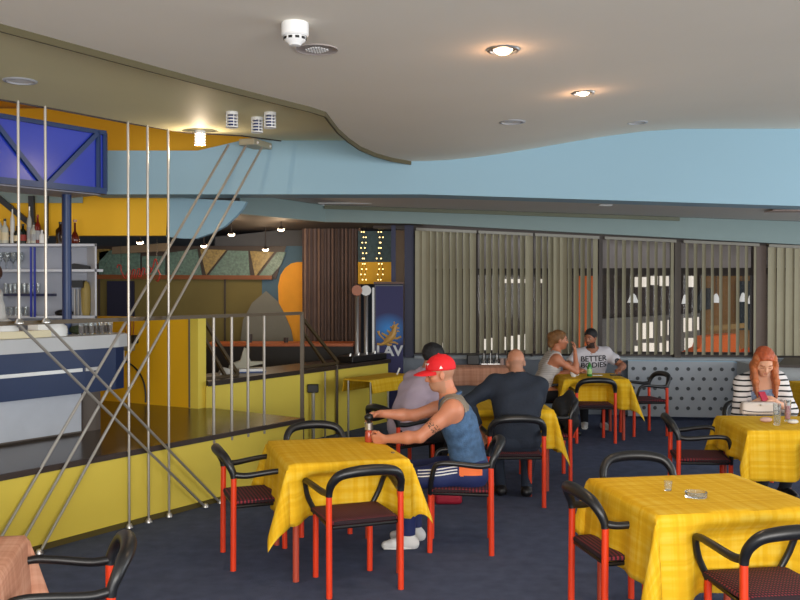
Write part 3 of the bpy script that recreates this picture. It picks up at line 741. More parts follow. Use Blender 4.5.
for x, b_ in ((W_/2-0.02, -0.16), (-W_/2, 0)): MB().prism([(x, 0, 0.6), (x+0.018, 0, 0.6), (x+0.018+b_, 0.24, 0.6), (x+b_, 0.24, 0.6)], (0, 0, zz(244)-0.6)).build('side_panel', shm, e)
pb = MB()
for px in (31.5, 35.2): pb.box((D(px, 280, SY).x-so.x, -0.01, (zz(247)+zz(317))/2), (0.018, 0.015, zz(247)-zz(317)))
pb.build('blue_uprights', mat('royal_blue_strip', '27349a', 0.4), e)
def bottle(loc, h, r, cm, capm, lm, label, name='bottle', neck=0.32, group='bottles over the bar', body=None):
    e = empty(name, loc); tag(e, label, 'bottle', group)
    rb = body or [(0, 0), (r, 0.0), (r, h*(0.9-neck)), (r*0.85, h*(0.97-neck)), (r*0.36, h*(1.08-neck)), (r*0.32, h*0.93), (0, h*0.93)]
    MB().lathe(rb, (0, 0, 0), 18).build('body', cm, e, smooth=50)
    MB().lathe([(0, h*0.9), (r*0.38, h*0.9), (r*0.38, h), (0, h)], (0, 0, 0), 14).build('cap', capm, e, smooth=40)
    if lm: MB().lathe([(r*1.01, h*0.12), (r*1.03, h*0.14), (r*1.03, h*0.42), (r*1.01, h*0.44)], (0, 0, 0), 18).build('paper_label', lm, e, smooth=50)
gclear = mat('pale_bottle_glass', 'b8b9ad', 0.1, var=0.02); gbrown = mat('dark_brown_glass', '241409', 0.1); gdark = mat('black_green_glass', '121a12', 0.1)
lab1, lab2, lab3 = mat('cream_label', 'cfc3a2', 0.6), mat('red_label', '8d2a20', 0.6), mat('grey_label', '9b9da0', 0.6)
zs = zz(244)+0.012
def sp_(px, back=0.11): p = D(px, 245, SY+back); return Vector((p.x, SY+back, zs))
bt = [(-2, .30, .038, gclear, lab2, lab1, 'clear bottle with cream label and red cap at the left edge above the shelf'),
      (5, .24, .036, gclear, M['black'], lab1, 'shorter clear bottle with black cap, second on top of the shelf'),
      (12.5, .37, .022, mat('white_tall_bottle', 'c8c8c2', 0.3), M['black'], None, 'tall slim white bottle on top of the shelf'),
      (17.5, .17, .034, gdark, M['black'], lab1, 'small dark bottle with cream label beside the tall white one'),
      (23, .19, .036, gdark, M['black'], lab2, 'small dark bottle with red label on top of the shelf'),
      (29.5, .36, .024, mat('frosted_glass', 'aeb0ab', 0.3), M['chrome'], lab3, 'tall slim frosted bottle in the middle of the shelf top'),
      (34, .20, .040, gclear, M['black'], lab3, 'squat bottle with grey label on top of the shelf'),
      (37.8, .28, .030, mat('ruby_glass', '6e1c14', 0.15), lab2, lab3, 'bottle with red neck near the upright pole'),
      (42, .13, .028, M['white'], M['white'], None, 'short white bottle, rightmost of the crowded group'),
      (60.5, .21, .045, gbrown, M['black'], None, 'very dark rounded bottle left of the blue post')]
for px, h, r, cm, cp, lm, lb in bt: bottle(sp_(px), h, r, cm, cp, lm, lb)
bottle(sp_(75), .23, .05, mat('cognac_glass', '5a1a0c', 0.1), mat('pink_cap', 'b98a70', 0.4), None, 'round cognac decanter with slim neck right of the blue post', neck=0.5,
       body=[(0, 0), (.035, 0), (.042, .02), (.040, .06), (.022, .10), (.011, .12), (.010, .2), (0, .2)])
kb = MB(); kb.bar(D(-5, 195, SY+0.3), D(45, 236, SY+0.3), 0.05, 0.05); kb.bar(D(31.5, 196, SY+0.28), D(33, 243, SY+0.28), 0.05, 0.05); kb.bar(D(46.8, 192, SY+0.28), D(46.8, 238, SY+0.28), 0.03, 0.03)
kb.bar(D(-5, 233, SY+0.3), D(45, 234, SY+0.3), 0.03, 0.04)
o = kb.build('shelf_truss', mat('blackened_steel', '17171f', 0.4)); tag(o, 'dark steel truss of slanting bars behind the bottles', 'truss')
zsh = zz(270.5)+0.012
for k in range(7):
    p = D(1+k*3.4, 270, SY+0.15); e_ = MB().lathe([(0.026, 0), (0.006, 0.006), (0.004, 0.07), (0.022, 0.09), (0.032, 0.13), (0.026, 0.17), (0.024, 0.17), (0.028, 0.13), (0.0, 0.085)], (0, 0, 0), 14).build('wine_glass', M['glass'], None, smooth=50, loc=(p.x, SY+0.13+0.06*(k % 2), zsh)); tag(e_, 'clear stemmed glass on the upper board of the back shelf', 'glass', 'stemmed glasses on the upper shelf')
# middle rack of small glasses on a dark tray
zt_ = zz(295); rk = empty('glass_rack', (D(20, 295, SY).x, SY+0.1, zt_)); tag(rk, 'dark wall rack carrying a row of upturned glasses', 'rack')
MB().box((0.02, 0.08, 0.0), (0.50, 0.2, 0.025)).build('board', mat('indigo_board', '23264a', 0.4), rk)
for k in range(8):
    p = D(5+k*4.6, 290, SY+0.1); drinking_glass(Vector((p.x, SY+0.12, zt_+0.0125)), 0.10, 0.02, 'small upturned glass in the row on the wall rack', 'glasses on the wall rack')
for k in range(5):
    p = D(6+k*5, 310, SY+0.1); drinking_glass(Vector((p.x, SY+0.1, zz(317)+0.012)), 0.085, 0.022, 'tumbler on the lowest board of the back shelf', 'tumblers on the low shelf')
o = MB().prism([(0, 0, 0), (0.18, 0, 0), (0.18, 0, 0.03), (0.03, 0, 0.06), (0, 0, 0.05)], (0, 0.15, 0)).build('black_pouch', M['black'], None, loc=(D(71, 270, SY+.08).x, SY+0.08, zsh)); tag(o, 'black wedge-shaped pouch on the upper shelf right of the post', 'pouch')
o = MB().box((0, 0, 0), (0.12, 0.12, 0.07)).build('black_box', M['black'], None, loc=(D(78.5, 284, SY+.1).x, SY+0.1, zz(284))); 
tr = MB()
for x in (-0.035, 0, 0.035): tr.box((x, 0, -0.035-(zz(284)-zz(317))/2+0.01), (0.012, 0.02, zz(284)-zz(317)-0.05))
tr.build('steel_legs', M['steelrod'], o); tag(o, 'black machine on thin steel legs inside the white shelf', 'machine')
o = MB().lathe([(0, 0), (.035, 0), (.045, .04), (.048, .25), (.03, .32), (0, .34)], (0, 0, 0), 18).build('paper_roll', mat('khaki_cylinder', 'a08c4e', 0.6), None, smooth=50, loc=(D(86, 316, SY+.12).x, SY+0.12, zz(317)+0.012)); tag(o, 'tall khaki cylinder standing at the right end of the shelf', 'cylinder')
o = MB().sphere((0, 0, 0.03), 0.07, 14, sc=(1.3, 1, 0.5)).build('dark_cloth', M['black'], None, loc=(D(64, 316, SY+.1).x, SY+0.1, zz(317)+0.008)); tag(o, 'crumpled dark cloth on the lowest shelf by the post', 'cloth')

# red script sign hung in front of the far wall
e = empty('script_sign', D(138, 280, 13.0)); tag(e, 'red curly script sign hanging before the clerestory glass', 'sign')
off = Vector(e.location); red = mat('red_neon_tube', '8a261c', 0.5, emis='901c14', estr=0.10)
sc_ = [(117, 268), (118, 265), (121, 266), (121, 270), (124, 277), (126, 278), (128, 271), (130, 271), (129, 278), (131, 278), (133, 270), (135, 271), (134, 277), (136, 277), (138, 269), (140, 270), (139, 276), (141, 276), (143, 268), (145, 270), (144, 274), (147, 273), (149, 267), (151, 269), (150, 273), (153, 267), (155, 259), (157, 263), (158, 270), (160, 275), (158, 281), (156, 280)]
MB().tube(bez([D(a, b, 13.0)-off for a, b in sc_], 5), 0.009, 6).build('tube', red, e, smooth=60)
h = MB()
for px in (121, 157): h.tube([D(px, 268, 13.02)-off, D(px, 221.5, 13.02)-off], 0.004, 5)
h.build('hanger', M['black'], e)
# fittings on the parapet wall
def WP(px, z, o=0.0):
    k = (px-400)/FPX; t = (k*w1.y-w1.x)/(wd.x-k*wd.y); p = w1+wd*t; return Vector((p.x, p.y, z))-wn*o
e = empty('wall_phone', WP(131, 1.22, 0.03)); tag(e, 'grey and black device fixed to the amber parapet wall with red cords', 'device'); off = Vector(e.location); p = Vector(e.location)
MB().box((0, 0, 0), (0.12, 0.06, 0.16), Mz).build('body', mat('grey_beige_plastic', '8b8873', 0.5), e, bevel=0.01)
MB().box(Mz @ Vector((0.085, 0, 0.045)), (0.06, 0.07, 0.09), Mz).build('black_head', M['black'], e, bevel=0.012)
cb = MB()
for s_ in (-0.05, 0.02, 0.06): cb.tube([Mz @ Vector((s_, 0.0, 0.07)), Mz @ Vector((s_*1.2, 0.0, 0.2)), Mz @ Vector((s_, 0.01, 0.275))], 0.005, 6)
cb.tube([Mz @ Vector((0.0, 0, -0.07)), Mz @ Vector((0.01, -0.01, -0.25))], 0.005, 6)
cb.build('red_cord', mat('red_cord', '9c4a1c', 0.6), e)
cp = [WP(118, 1.02, 0.03), WP(126, 1.03, 0.04), WP(134, 0.99, 0.04), WP(141, 0.92, 0.04), WP(146, 0.82, 0.04), WP(148, 0.70, 0.04), WP(148, 0.60, 0.04)]
o = MB().tube(bez(cp, 6), 0.009, 8).build('black_cable', M['black'], smooth=50); tag(o, 'black cable looping down the amber parapet wall', 'cable')
o = MB().prism([WP(a, z, 0.01) for a, z in ((118, 0.98), (121, 1.10), (125, 1.14), (125, 1.03))], -wn*0.03).build('white_hook', M['white']); tag(o, 'small white hook on the amber wall beside the bar end', 'hook')

# ------------------------------------------------------------------ yellow service counter behind the railing
C1, C2 = G(206, 383.5, 0.83), G(388, 360.5, 0.83); cdv = (C2-C1).normalized(); cn = Vector((cdv.y, -cdv.x, 0))
e = empty('service_counter', Vector((C1.x, C1.y, 0))); tag(e, 'long yellow fronted counter with dark top behind the railing', 'counter'); off = Vector(e.location)
f = lambda p, z: Vector((p.x, p.y, z))-off
MB().prism([f(C1, 0), f(C2, 0), f(C2-cn*0.55, 0), f(C1-cn*0.55+cdv*0.5, 0)], (0, 0, 0.80)).build('body', M['yel'], e)
MB().prism([f(C1+cn*0.03, 0.80), f(C2+cn*0.03+cdv*0.02, 0.80), f(C2-cn*0.6, 0.80), f(C1-cn*0.6+cdv*0.55, 0.80)], (0, 0, 0.05)).build('top', mat('dark_worktop', '2f2620', 0.35), e)
def CP(px, z, o_=0.0):
    k = (px-400)/FPX; a = C1+cn*o_; t = (k*a.y-a.x)/(cdv.x-k*cdv.y); p = a+cdv*t; return Vector((p.x, p.y, z))
pm = MB(); pm.bar(CP(337, 0, 0.02)-off, CP(337, 0.86, 0.02)-off, 0.04, 0.03); pm.build('corner_post', M['brownmetal'], e)
# A-shaped brown braces standing on the counter
for (ax, ay, bx, by), lb in (((203, 319, 238, 362), 'brown slanting brace frame on the counter, left one by the yellow post'), ((303, 319, 338, 365), 'brown slanting brace frame on the counter, right one by the railing post')):
    pa, pb_ = CP(ax, 0, -0.12), CP(bx, 0, -0.12)
    za = D(ax, ay, pa.y).z; e_ = empty('brace_frame', pa+Vector((0, 0, 0.85))); tag(e_, lb, 'frame', 'brown brace frames'); o_ = Vector(e_.location)
    bm_ = MB(); z0 = 0.865
    bm_.bar(Vector((pa.x, pa.y, za))-o_, Vector((pb_.x, pb_.y, z0))-o_, 0.03, 0.035); bm_.bar(Vector((pa.x, pa.y, z0-0.015))-o_, Vector((pa.x, pa.y, za))-o_, 0.03, 0.035)
    mid = pa.lerp(pb_, 0.62); bm_.bar(Vector((pa.x, pa.y, z0+(za-z0)*0.72))-o_, Vector((mid.x, mid.y, z0))-o_, 0.03, 0.03)
    bm_.bar(Vector((pa.x, pa.y, z0))-o_, Vector((pb_.x, pb_.y, z0))-o_, 0.03, 0.03)
    bm_.build('bars', M['brownmetal'], e_)
# clutter on the counter
bx_ = CP(251, 0.85, -0.32); o = MB().box((0, 0, 0.018), (0.30, 0.22, 0.036)).build('flat_box', M['white'], None, loc=bx_, rot=(0, 0, 0.3)); MB().box((0, 0, -0.0), (0.31, 0.23, 0.014)).build('blue_base', mat('cobalt_base', '2a4880', 0.5), o); tag(o, 'flat white and blue box lying on the service counter', 'box')
o.location.z += 0.008
bz = CP(240, 0.85, -0.42); wv = [(-0.14, 0.0), (0.05, 0.0), (0.10, 0.06), (0.26, 0.09), (0.27, 0.115), (0.12, 0.12), (0.07, 0.27), (0.045, 0.28), (0.0, 0.13), (-0.12, 0.09)]
o = MB().prism([(x, 0, z) for x, z in wv], (0, 0.08, 0)).build('angular_stand', mat('ivory_plastic', 'aaa795', 0.6), None, bevel=0.006, loc=bz, rot=(0, 0, 0.2)); tag(o, 'ivory angular stand with raised arm among the counter clutter', 'stand')
MB().sphere((0.075, 0.04, 0.29), 0.016, 10).build('dark_tip', M['black'], o)
o = MB().prism([(0, 0, 0), (0.14, 0, 0), (0.13, 0, 0.08), (0.05, 0, 0.10), (0.02, 0, 0.05)], (0, 0.12, 0)).build('crumpled_paper', mat('paper_white', 'b5b3ac', 0.8), None, loc=CP(219, 0.85, -0.22), rot=(0, 0, 0.4)); tag(o, 'crumpled whitish paper on the counter beside the brace', 'paper')
# mixer console at the right end
e = empty('mixing_console', CP(362, 0.85, -0.17), math.atan2(cdv.y, cdv.x)); tag(e, 'low black console with small knobs on the right end of the counter', 'console')
MB().prism([(-0.42, -0.13, 0), (0.42, -0.13, 0), (0.42, 0.13, 0), (-0.42, 0.13, 0)], (0, 0, 0.08)).build('case', M['black'], e, bevel=0.01)
kb = MB()
for k in range(8): kb.lathe([(0.014, 0.08), (0.012, 0.105), (0, 0.105)], (-0.36+k*0.10, -0.05+0.06*(k % 2), 0), 10)
kb.build('knobs', M['chrome'], e, smooth=40)
# console behind: dark counter with orange wooden top
bk0, bk1 = D(206, 343, 13.0), D(352, 343, 13.0)
e = empty('back_counter', (bk0.x, 13.0, 0)); tag(e, 'dark counter with orange wooden top in the room behind', 'counter')
MB().box(((bk1.x-bk0.x)/2, 0.25, 0.50), (bk1.x-bk0.x, 0.5, 1.0)).build('body', mat('near_black_panel', '1d1712', 0.6), e)
MB().box(((bk1.x-bk0.x)/2, 0.24, 1.02), (bk1.x-bk0.x+0.04, 0.56, 0.04)).build('top', M['orange'], e)
for px, hh, lb in ((286, 0.07, 'small dark cup standing on the orange wooden top'), (250, 0.12, 'dark tapered pot standing on the orange wooden top')):
    p = D(px, 340, 13.2); o = MB().lathe([(0, 0), (0.03, 0), (0.035, hh), (0.028, hh), (0, hh*0.9)], (0, 0, 0), 14).build('cup' if px > 260 else 'pot', M['darkbrown'], None, smooth=50, loc=(p.x, 13.2, 1.04)); tag(o, lb, 'cup' if px > 260 else 'pot')
# dark seat-like shapes behind the curtain foot
o = MB().sphere((0, 0, 0), 0.36, 20, sc=(1.2, 0.9, 0.75)).build('armchair', mat('dark_leather', '17161a', 0.5), None, smooth=60, loc=(D(330, 350, 13.9).x, 13.9, 0.9)); tag(o, 'dark rounded upholstered chair back before the curtain foot', 'chair')
o.location.z = 0.27
# beer taps
for px, lb, mm in ((357, 'steel beer tap column with orange round badge', mat('orange_badge', 'a8541c', 0.4)), (366, 'steel beer tap column with white round badge beside the fridge', M['white'])):
    p = CP(px, 0.85, -0.42); zt2 = D(px, 297, p.y).z; e = empty('beer_tap', p); tag(e, lb, 'beer tap', 'beer taps')
    MB().lathe([(0.05, 0), (0.05, 0.015), (0.028, 0.02), (0.028, zt2-0.85), (0.034, zt2-0.85+0.01), (0, zt2-0.83)], (0, 0, 0), 18).build('column', M['chrome'], e, smooth=40)
    MB().lathe([(0, 0), (0.072, 0.0), (0.072, 0.03), (0, 0.03)], (0, 0.015, zt2-0.85+0.09), 22, Matrix.Rotation(R(90), 3, 'X')).build('badge', mm, e, smooth=40)
    MB().tube([(0, -0.02, 0.35), (0, -0.09, 0.36), (0, -0.10, 0.30)], 0.01, 8).build('spout', M['chrome'], e, smooth=40)
# bottle cooler
fx0, fx1 = D(374, 300, 13.0).x, D(403.5, 300, 13.0).x; fz = D(388, 284, 13.0).z
e = empty('bottle_cooler', ((fx0+fx1)/2, 13.0, 0)); tag(e, 'tall dark blue bottle cooler with golden lion emblem and white letters', 'cooler')
Wf = fx1-fx0
blu = NT('cooler_front_print'); b = blu.b; tcc = blu.n('ShaderNodeTexCoord'); gr = blu.n('ShaderNodeTexGradient', gradient_type='SPHERICAL')
mp = blu.n('ShaderNodeMapping'); mp.inputs['Location'].default_value = (0.0, 0, -4.4); mp.inputs['Scale'].default_value = (3.6, 0.0, 4.0); blu.l(tcc.outputs['Object'], mp.inputs[0]); blu.l(mp.outputs[0], gr.inputs[0])
mp.inputs['Location'].default_value = (0.0, 0, -4.9)
blu.l(mixrgb(blu, gr.outputs['Fac'], lin('24245a'), lin('2f8fe0')), b.inputs['Base Color']); b.inputs['Roughness'].default_value = 0.6
MB().box((0, 0.25, fz/2), (Wf, 0.5, fz)).build('body', mat('dark_navy_body', '1d1f3c', 0.4), e, bevel=0.01)
MB().box((0.01, -0.006, fz/2+0.0), (Wf-0.03, 0.012, fz-0.06)).build('front_panel', blu.m, e)
MB().box((-Wf/2-0.01, -0.005, fz/2+0.1), (0.03, 0.03, fz-0.3)).build('white_edge', M['white'], e)
MB().box((0.0, 0.02, fz+0.015), (Wf, 0.5, 0.03)).build('cornice', mat('brown_cornice', '5b3a2a', 0.5), e)
t = text_obj('LAV', 0.20, mat('silver_letters', 'c9ccd0', 0.4), e, 'lettering', 0.003, 0.006); t.rotation_euler = (R(90), 0, 0); t.location = (0.01, -0.016, D(388, 355.5, 13.0).z); t.scale = (1.05, 1, 1)
def FP(px, py): p = D(px, py, 12.985); return p-Vector(e.location)
gold = mat('gold_emblem', 'c89a4e', 0.4)
lm = MB()
def blob(pts, r): lm.tube([FP(*q) for q in pts], [v*1.1 for v in r], 8, up=(0, 1, 0))
blob([(395, 326), (394, 331), (392.5, 336), (388, 340), (384.5, 343.5)], [0.020, 0.034, 0.046, 0.044, 0.026])   # head, mane, body
lm.sphere(FP(394.5, 327), 0.038, 12, sc=(1, 0.3, 1))
blob([(391, 334), (388.5, 331.5), (387, 330.5)], [0.018, 0.014, 0.012])
blob([(393, 338), (397, 338.5), (401, 336.5)], [0.016, 0.013, 0.014])
blob([(385, 343), (381, 344.5), (377, 344)], [0.026, 0.018, 0.014])
blob([(386, 343), (389, 345), (392, 344.5)], [0.024, 0.018, 0.012])
blob([(385, 340), (381.5, 337), (379, 334), (378.5, 331)], [0.012, 0.010, 0.014, 0.018])
blob([(392, 332), (394.5, 334.5), (396.5, 333)], [0.012, 0.016, 0.008])
for a_, b_, c_, d_ in ((392, 328, 390, 326.5), (396.5, 325, 398.5, 323.5), (397, 328, 399.5, 328), (394.5, 323.5, 394, 321.5), (397, 331, 399.5, 331.5)): blob([(a_, b_), ((a_+c_)/2, (b_+d_)/2), (c_, d_)], [0.014, 0.010, 0.004])
blob([(388, 337), (384, 334.5), (381.5, 333)], [0.018, 0.013, 0.010]); blob([(390, 342), (395, 342.5), (398, 344)], [0.016, 0.012, 0.009])
lm.build('lion_emblem', gold, e, smooth=60)
# fairy lights
e = empty('fairy_lights', D(375, 232, 14.2)); tag(e, 'two hanging strands of small warm fairy lights above the cooler', 'fairy lights'); off = Vector(e.location)
fb_ = MB(); wb_ = MB()
for cx in (363.5, 379.5):
    for s_ in (-1.5, 1.8):
        pts = [D(cx+s_, 226, 14.2)-off]
        for k in range(10):
            y = 232+k*5.3; x = cx+s_+rng.uniform(-1.8, 1.8); p = D(x, y, 14.2)-off; pts.append(p); fb_.sphere(p, 0.011, 6)
        wb_.tube(pts, 0.003, 4)
wb_.build('wire', M['black'], e); fb_.build('bulbs', mat('fairy_glow', 'ffdf9a', 0.4, emis='ffd98a', estr=3.0), e)
# back room warm bulbs in the dark ceiling
for k, (px, py, Y) in enumerate(((140, 242.5, 12.4), (204, 246, 13.2), (231.5, 234.5, 12.8), (281, 229.5, 13.0), (265.5, 249.5, 14.2))):
    p = D(px, py, Y); e = empty('recessed_spotlight', (p.x, p.y, p.z)); tag(e, ['small lit spotlight left of the slanting rods in the back room', 'small lit spotlight below the curved blue panel', 'small lit spotlight right of the curved blue panel', 'larger lit spotlight in the dark stepped ceiling', 'small lit spotlight above the gold glass triangle'][k], 'ceiling light', 'back room spotlights')
    MB().sphere((0, 0, 0), 0.034, 12, sc=(1.4, 1, 0.8)).build('bulb', M['glow'], e, smooth=60)
    top_ = 2.745
    MB().lathe([(0.035, 0.01), (0.045, 0.0), (0.03, 0.03), (0.007, 0.045), (0.007, top_-p.z)], (0, 0, 0), 14).build('socket', M['darkbrown'], e, smooth=40)
    l = bpy.data.lights.new('lamp', 'POINT'); l.energy = 7; l.color = (1, 0.72, 0.45); l.shadow_soft_size = 0.05; o = bpy.data.objects.new('lamp', l); col.objects.link(o); o.parent = e; o.location = (0, -0.05, -0.14)
# ------------------------------------------------------------------ tables and cloths
M['yclothm'] = cloth_mat('yellow_woven_cloth', 'e3b320', 'd9a618', 'e8c243')
M['pinkcloth'] = cloth_mat('salmon_woven_cloth', 'd69c80', 'c6896e', 'e2ad92')
M['redleg'] = mat('vermilion_painted_steel', 'e03c14', 0.4, var=0.04)
M['dullred'] = mat('faded_red_table_leg', 'b4452e', 0.5, var=0.06)
def cloth_mesh(w, dd, zt, ox, oy, seed=0, amp=0.02, n=64, ctw=0.0, cfl=0.30, cs={}, push=()):
    r_ = np.random.default_rng(seed); ph = r_.uniform(0, 6.28, 8)
    hx, hy = w/2, dd/2; us = np.unique(np.concatenate([np.linspace(-hx-ox, -hx, 14), np.linspace(-hx, hx, 22), np.linspace(hx, hx+ox, 14)]))
    vs = np.unique(np.concatenate([np.linspace(-hy-oy, -hy, 14), np.linspace(-hy, hy, 22), np.linspace(hy, hy+oy, 14)]))
    V = []; UV = []
    for u in us:
        for v in vs:
            du = max(0, abs(u)-hx); dv = max(0, abs(v)-hy); su = 1 if u > 0 else -1; sv = 1 if v > 0 else -1
            if du == 0 and dv == 0:
                e_ = min(hx-abs(u), hy-abs(v)); p = (u, v, zt-0.004*max(0, 1-e_/0.02)**2+0.0012*math.sin(u*17+ph[0])*math.sin(v*15+ph[1]))
            elif dv == 0:
                t = du/ox; edge_f = min(1, (hy-abs(v))/0.16)
                out = 0.010+0.03*t+amp*t*math.sin(v*21+ph[2]*su)*edge_f+amp*0.6*t*math.sin(v*9+ph[3])
                p = (su*(hx+out), v, zt-du)
            elif du == 0:
                t = dv/oy; edge_f = min(1, (hx-abs(u))/0.16)
                out = 0.010+0.03*t+amp*t*math.sin(u*21+ph[4]*sv)*edge_f+amp*0.6*t*math.sin(u*9+ph[5])
                p = (u, sv*(hy+out), zt-dv)
            else:
                r = math.hypot(du, dv); a = math.atan2(dv, du); r *= 1-(1-cs.get((su, sv), 1.0))*math.sin(2*a); s_ = 0.09+cfl*math.sin(2*a)**2+0.05*math.sin(6*a)*min(1, r/0.2)
                h = r*s_+0.010; dz = r*math.sqrt(max(0.05, 1-s_*s_))
                aa = a + ctw*math.sin(2*a)
                p = (su*(hx+h*math.cos(aa)), sv*(hy+h*math.sin(aa)), zt-dz)
            for (sx_, sy_, cc_, hw_, dp_) in push:      # a chair front presses the hanging cloth inwards
                along = v if sx_ else u; hang = zt-p[2]
                if (sx_ and u*sx_ > hx) or (sy_ and v*sy_ > hy):
                    wgt = 1-smooth01((abs(along-cc_)-hw_*0.82)/(hw_*0.5)); k_ = smooth01((hang-0.035)/0.12)
                    p = (p[0]-sx_*dp_*wgt*k_, p[1]-sy_*dp_*wgt*k_, p[2]+dp_*0.12*wgt*k_)
            V.append(p); UV.append((u, v))
    F = []; nu, nv = len(us), len(vs)
    for i in range(nu-1):
        for j in range(nv-1): F.append((i*nv+j, (i+1)*nv+j, (i+1)*nv+j+1, i*nv+j+1))
    return V, F, UV
def make_cloth(loc, rz, w, dd, zt, ox, oy, m, label, group=None, **k):
    V, F, UV = cloth_mesh(w, dd, zt, ox, oy, **k)
    mb = MB().add(V, F); o = mb.build('tablecloth', m, None, smooth=60, loc=(loc[0], loc[1], 0), rot=(0, 0, R(rz)), uv=UV)
    md = o.modifiers.new('th', 'SOLIDIFY'); md.thickness = 0.002; md.offset = 0
    tag(o, label, 'tablecloth', group); return o
def make_table(loc, rz, w, dd, zt, label, legm, group='dining tables', inset=0.05, lr=0.02):
    e = empty('dining_table', (loc[0], loc[1], 0), R(rz)); tag(e, label, 'table', group)
    MB().box((0, 0, zt-0.014), (w-0.004, dd-0.004, 0.024)).build('tabletop', mat('table_board', '6b4a2e', 0.5), e, bevel=0.003)
    for sx in (-1, 1):
        for sy in (-1, 1):
            x, y = sx*(w/2-inset), sy*(dd/2-inset); MB().tube([(x, y, 0), (x, y, zt-0.02)], lr, 12).build('leg', legm, e, smooth=40)
    return e
ZT = 0.728
T = {
 'mid': dict(c=(-0.436, 6.20), r=15.5, w=0.76, d=0.95, ox=0.37, oy=0.37, push=((0, -1, 0.01, 0.27, 0.19),), lb='in the centre foreground beside the red capped man'),
 'right': dict(c=(1.575, 4.90), r=10.0, w=0.87, d=0.87, ox=0.36, oy=0.42, push=((0, -1, 0.06, 0.28, 0.10),), lb='in the right foreground with the glass ashtray'),
 'girl': dict(c=(3.15, 7.42), r=-3.0, w=0.98, d=0.84, ox=0.25, oy=0.38, push=((0, -1, 0.18, 0.26, 0.14),), lb='before the red haired woman at the right'),
 'couple': dict(c=(2.335, 11.42), r=0.0, w=0.76, d=0.80, ox=0.38, oy=0.36, push=((0, -1, -0.05, 0.25, 0.22),), lb='at the far window between the man and woman'),
 'bald': dict(c=(0.92, 8.62), r=3.0, w=0.84, d=0.84, ox=0.38, oy=0.34, push=((0, -1, 0.0, 0.26, 0.24),), lb='in front of the bald man seen from behind'),
 'edge': dict(c=(4.95, 10.4), r=0.0, w=0.9, d=0.9, ox=0.38, oy=0.38, push=(), lb='cut off by the right edge behind the red haired woman'),
}
for k, (nm, t) in enumerate(T.items()):
    make_table(t['c'], t['r'], t['w'], t['d'], ZT, 'table under the yellow cloth '+t['lb'], M['dullred'])
    make_cloth(t['c'], t['r'], t['w'], t['d'], ZT+0.003, t['ox'], t['oy'], M['yclothm'], 'yellow woven tablecloth '+t['lb'], 'yellow tablecloths', seed=k+3, amp=0.014, cfl=(0.34 if nm in ('mid', 'couple') else 0.26), cs=({(1, -1): 0.80, (-1, 1): 0.8} if nm == 'mid' else {(-1, 1): 0.66} if nm == 'right' else {}), push=t['push'])
make_table((-1.975, 3.50), 12.5, 0.9, 0.9, ZT, 'square dining table under the salmon cloth at the bottom left corner', M['dullred'])
make_cloth((-1.975, 3.50), 12.5, 0.9, 0.9, ZT+0.003, 0.35, 0.35, M['pinkcloth'], 'salmon pink woven tablecloth at the bottom left corner', seed=21, amp=0.012)
make_table((1.15, 12.85), -2, 1.05, 0.5, ZT, 'serving table under the salmon cloth against the window wall', M['chrome'], lr=0.013)
make_cloth((1.15, 12.85), -2, 1.05, 0.5, ZT+0.003, 0.24, 0.24, M['pinkcloth'], 'salmon pink cloth on the serving table behind the bald man', seed=22, amp=0.025, cfl=0.5)
# narrow yellow side table by the counter
sc_c = (D(347, 300, 11.15)+D(409, 300, 11.4))/2; e = empty('side_table', (-0.25, 11.40, 0), math.atan2(0.67, 0.45)); tag(e, 'narrow side table on thin steel legs before the yellow counter', 'table')
MB().box((0, 0, ZT-0.012), (0.90, 0.37, 0.022)).build('tabletop', mat('orange_board', 'b8701c', 0.5), e)
for sx in (-1, 1):
    for sy in (-1, 1): MB().tube([(sx*0.42, sy*0.165, 0), (sx*0.42, sy*0.165, ZT-0.02)], 0.014, 10).build('leg', M['chrome'], e, smooth=40)
o = make_cloth((-0.25, 11.40), math.degrees(math.atan2(0.67, 0.45)), 0.91, 0.38, ZT+0.003, 0.02, 0.16, M['yclothm'], 'small yellow cloth hanging over the narrow side table', seed=31, amp=0.006, cfl=0.2)
o = MB().box((0, 0, 0), (0.02, 0.006, 0.09), Euler((0, 0.4, 0)).to_matrix()).build('drinking_straw', M['white'], None, loc=(-0.02, 11.55, ZT+0.05)); tag(o, 'white straw-like stick standing on the narrow yellow side table', 'stick')

# ------------------------------------------------------------------ chairs
sm = NT('maroon_dotted_fabric'); b = sm.b; tcn = sm.n('ShaderNodeTexCoord')
mp = sm.n('ShaderNodeMapping'); mp.inputs['Scale'].default_value = (62, 62, 1); sm.l(tcn.outputs['Object'], mp.inputs[0])
wv1 = sm.n('ShaderNodeTexWave', Scale=0.32, bands_direction='X'); wv2 = sm.n('ShaderNodeTexWave', Scale=0.22, bands_direction='Y')
sm.l(mp.outputs[0], wv1.inputs[0]); sm.l(mp.outputs[0], wv2.inputs[0])
mu = sm.n('ShaderNodeMath', operation='MULTIPLY'); sm.l(wv1.outputs['Fac'], mu.inputs[0]); sm.l(wv2.outputs['Fac'], mu.inputs[1])
rp = sm.n('ShaderNodeValToRGB'); sm.l(mu.outputs[0], rp.inputs[0])
rp.color_ramp.elements[0].position = 0.25; rp.color_ramp.elements[0].color = lin('24121a'); rp.color_ramp.elements[1].position = 0.6; rp.color_ramp.elements[1].color = lin('8a2c38')
sm.l(rp.outputs[0], b.inputs['Base Color']); b.inputs['Roughness'].default_value = 0.9
M['seat'] = sm.m
M['foam'] = mat('black_rubber_foam', '16171a', 0.38, var=0.05, spec=0.6)
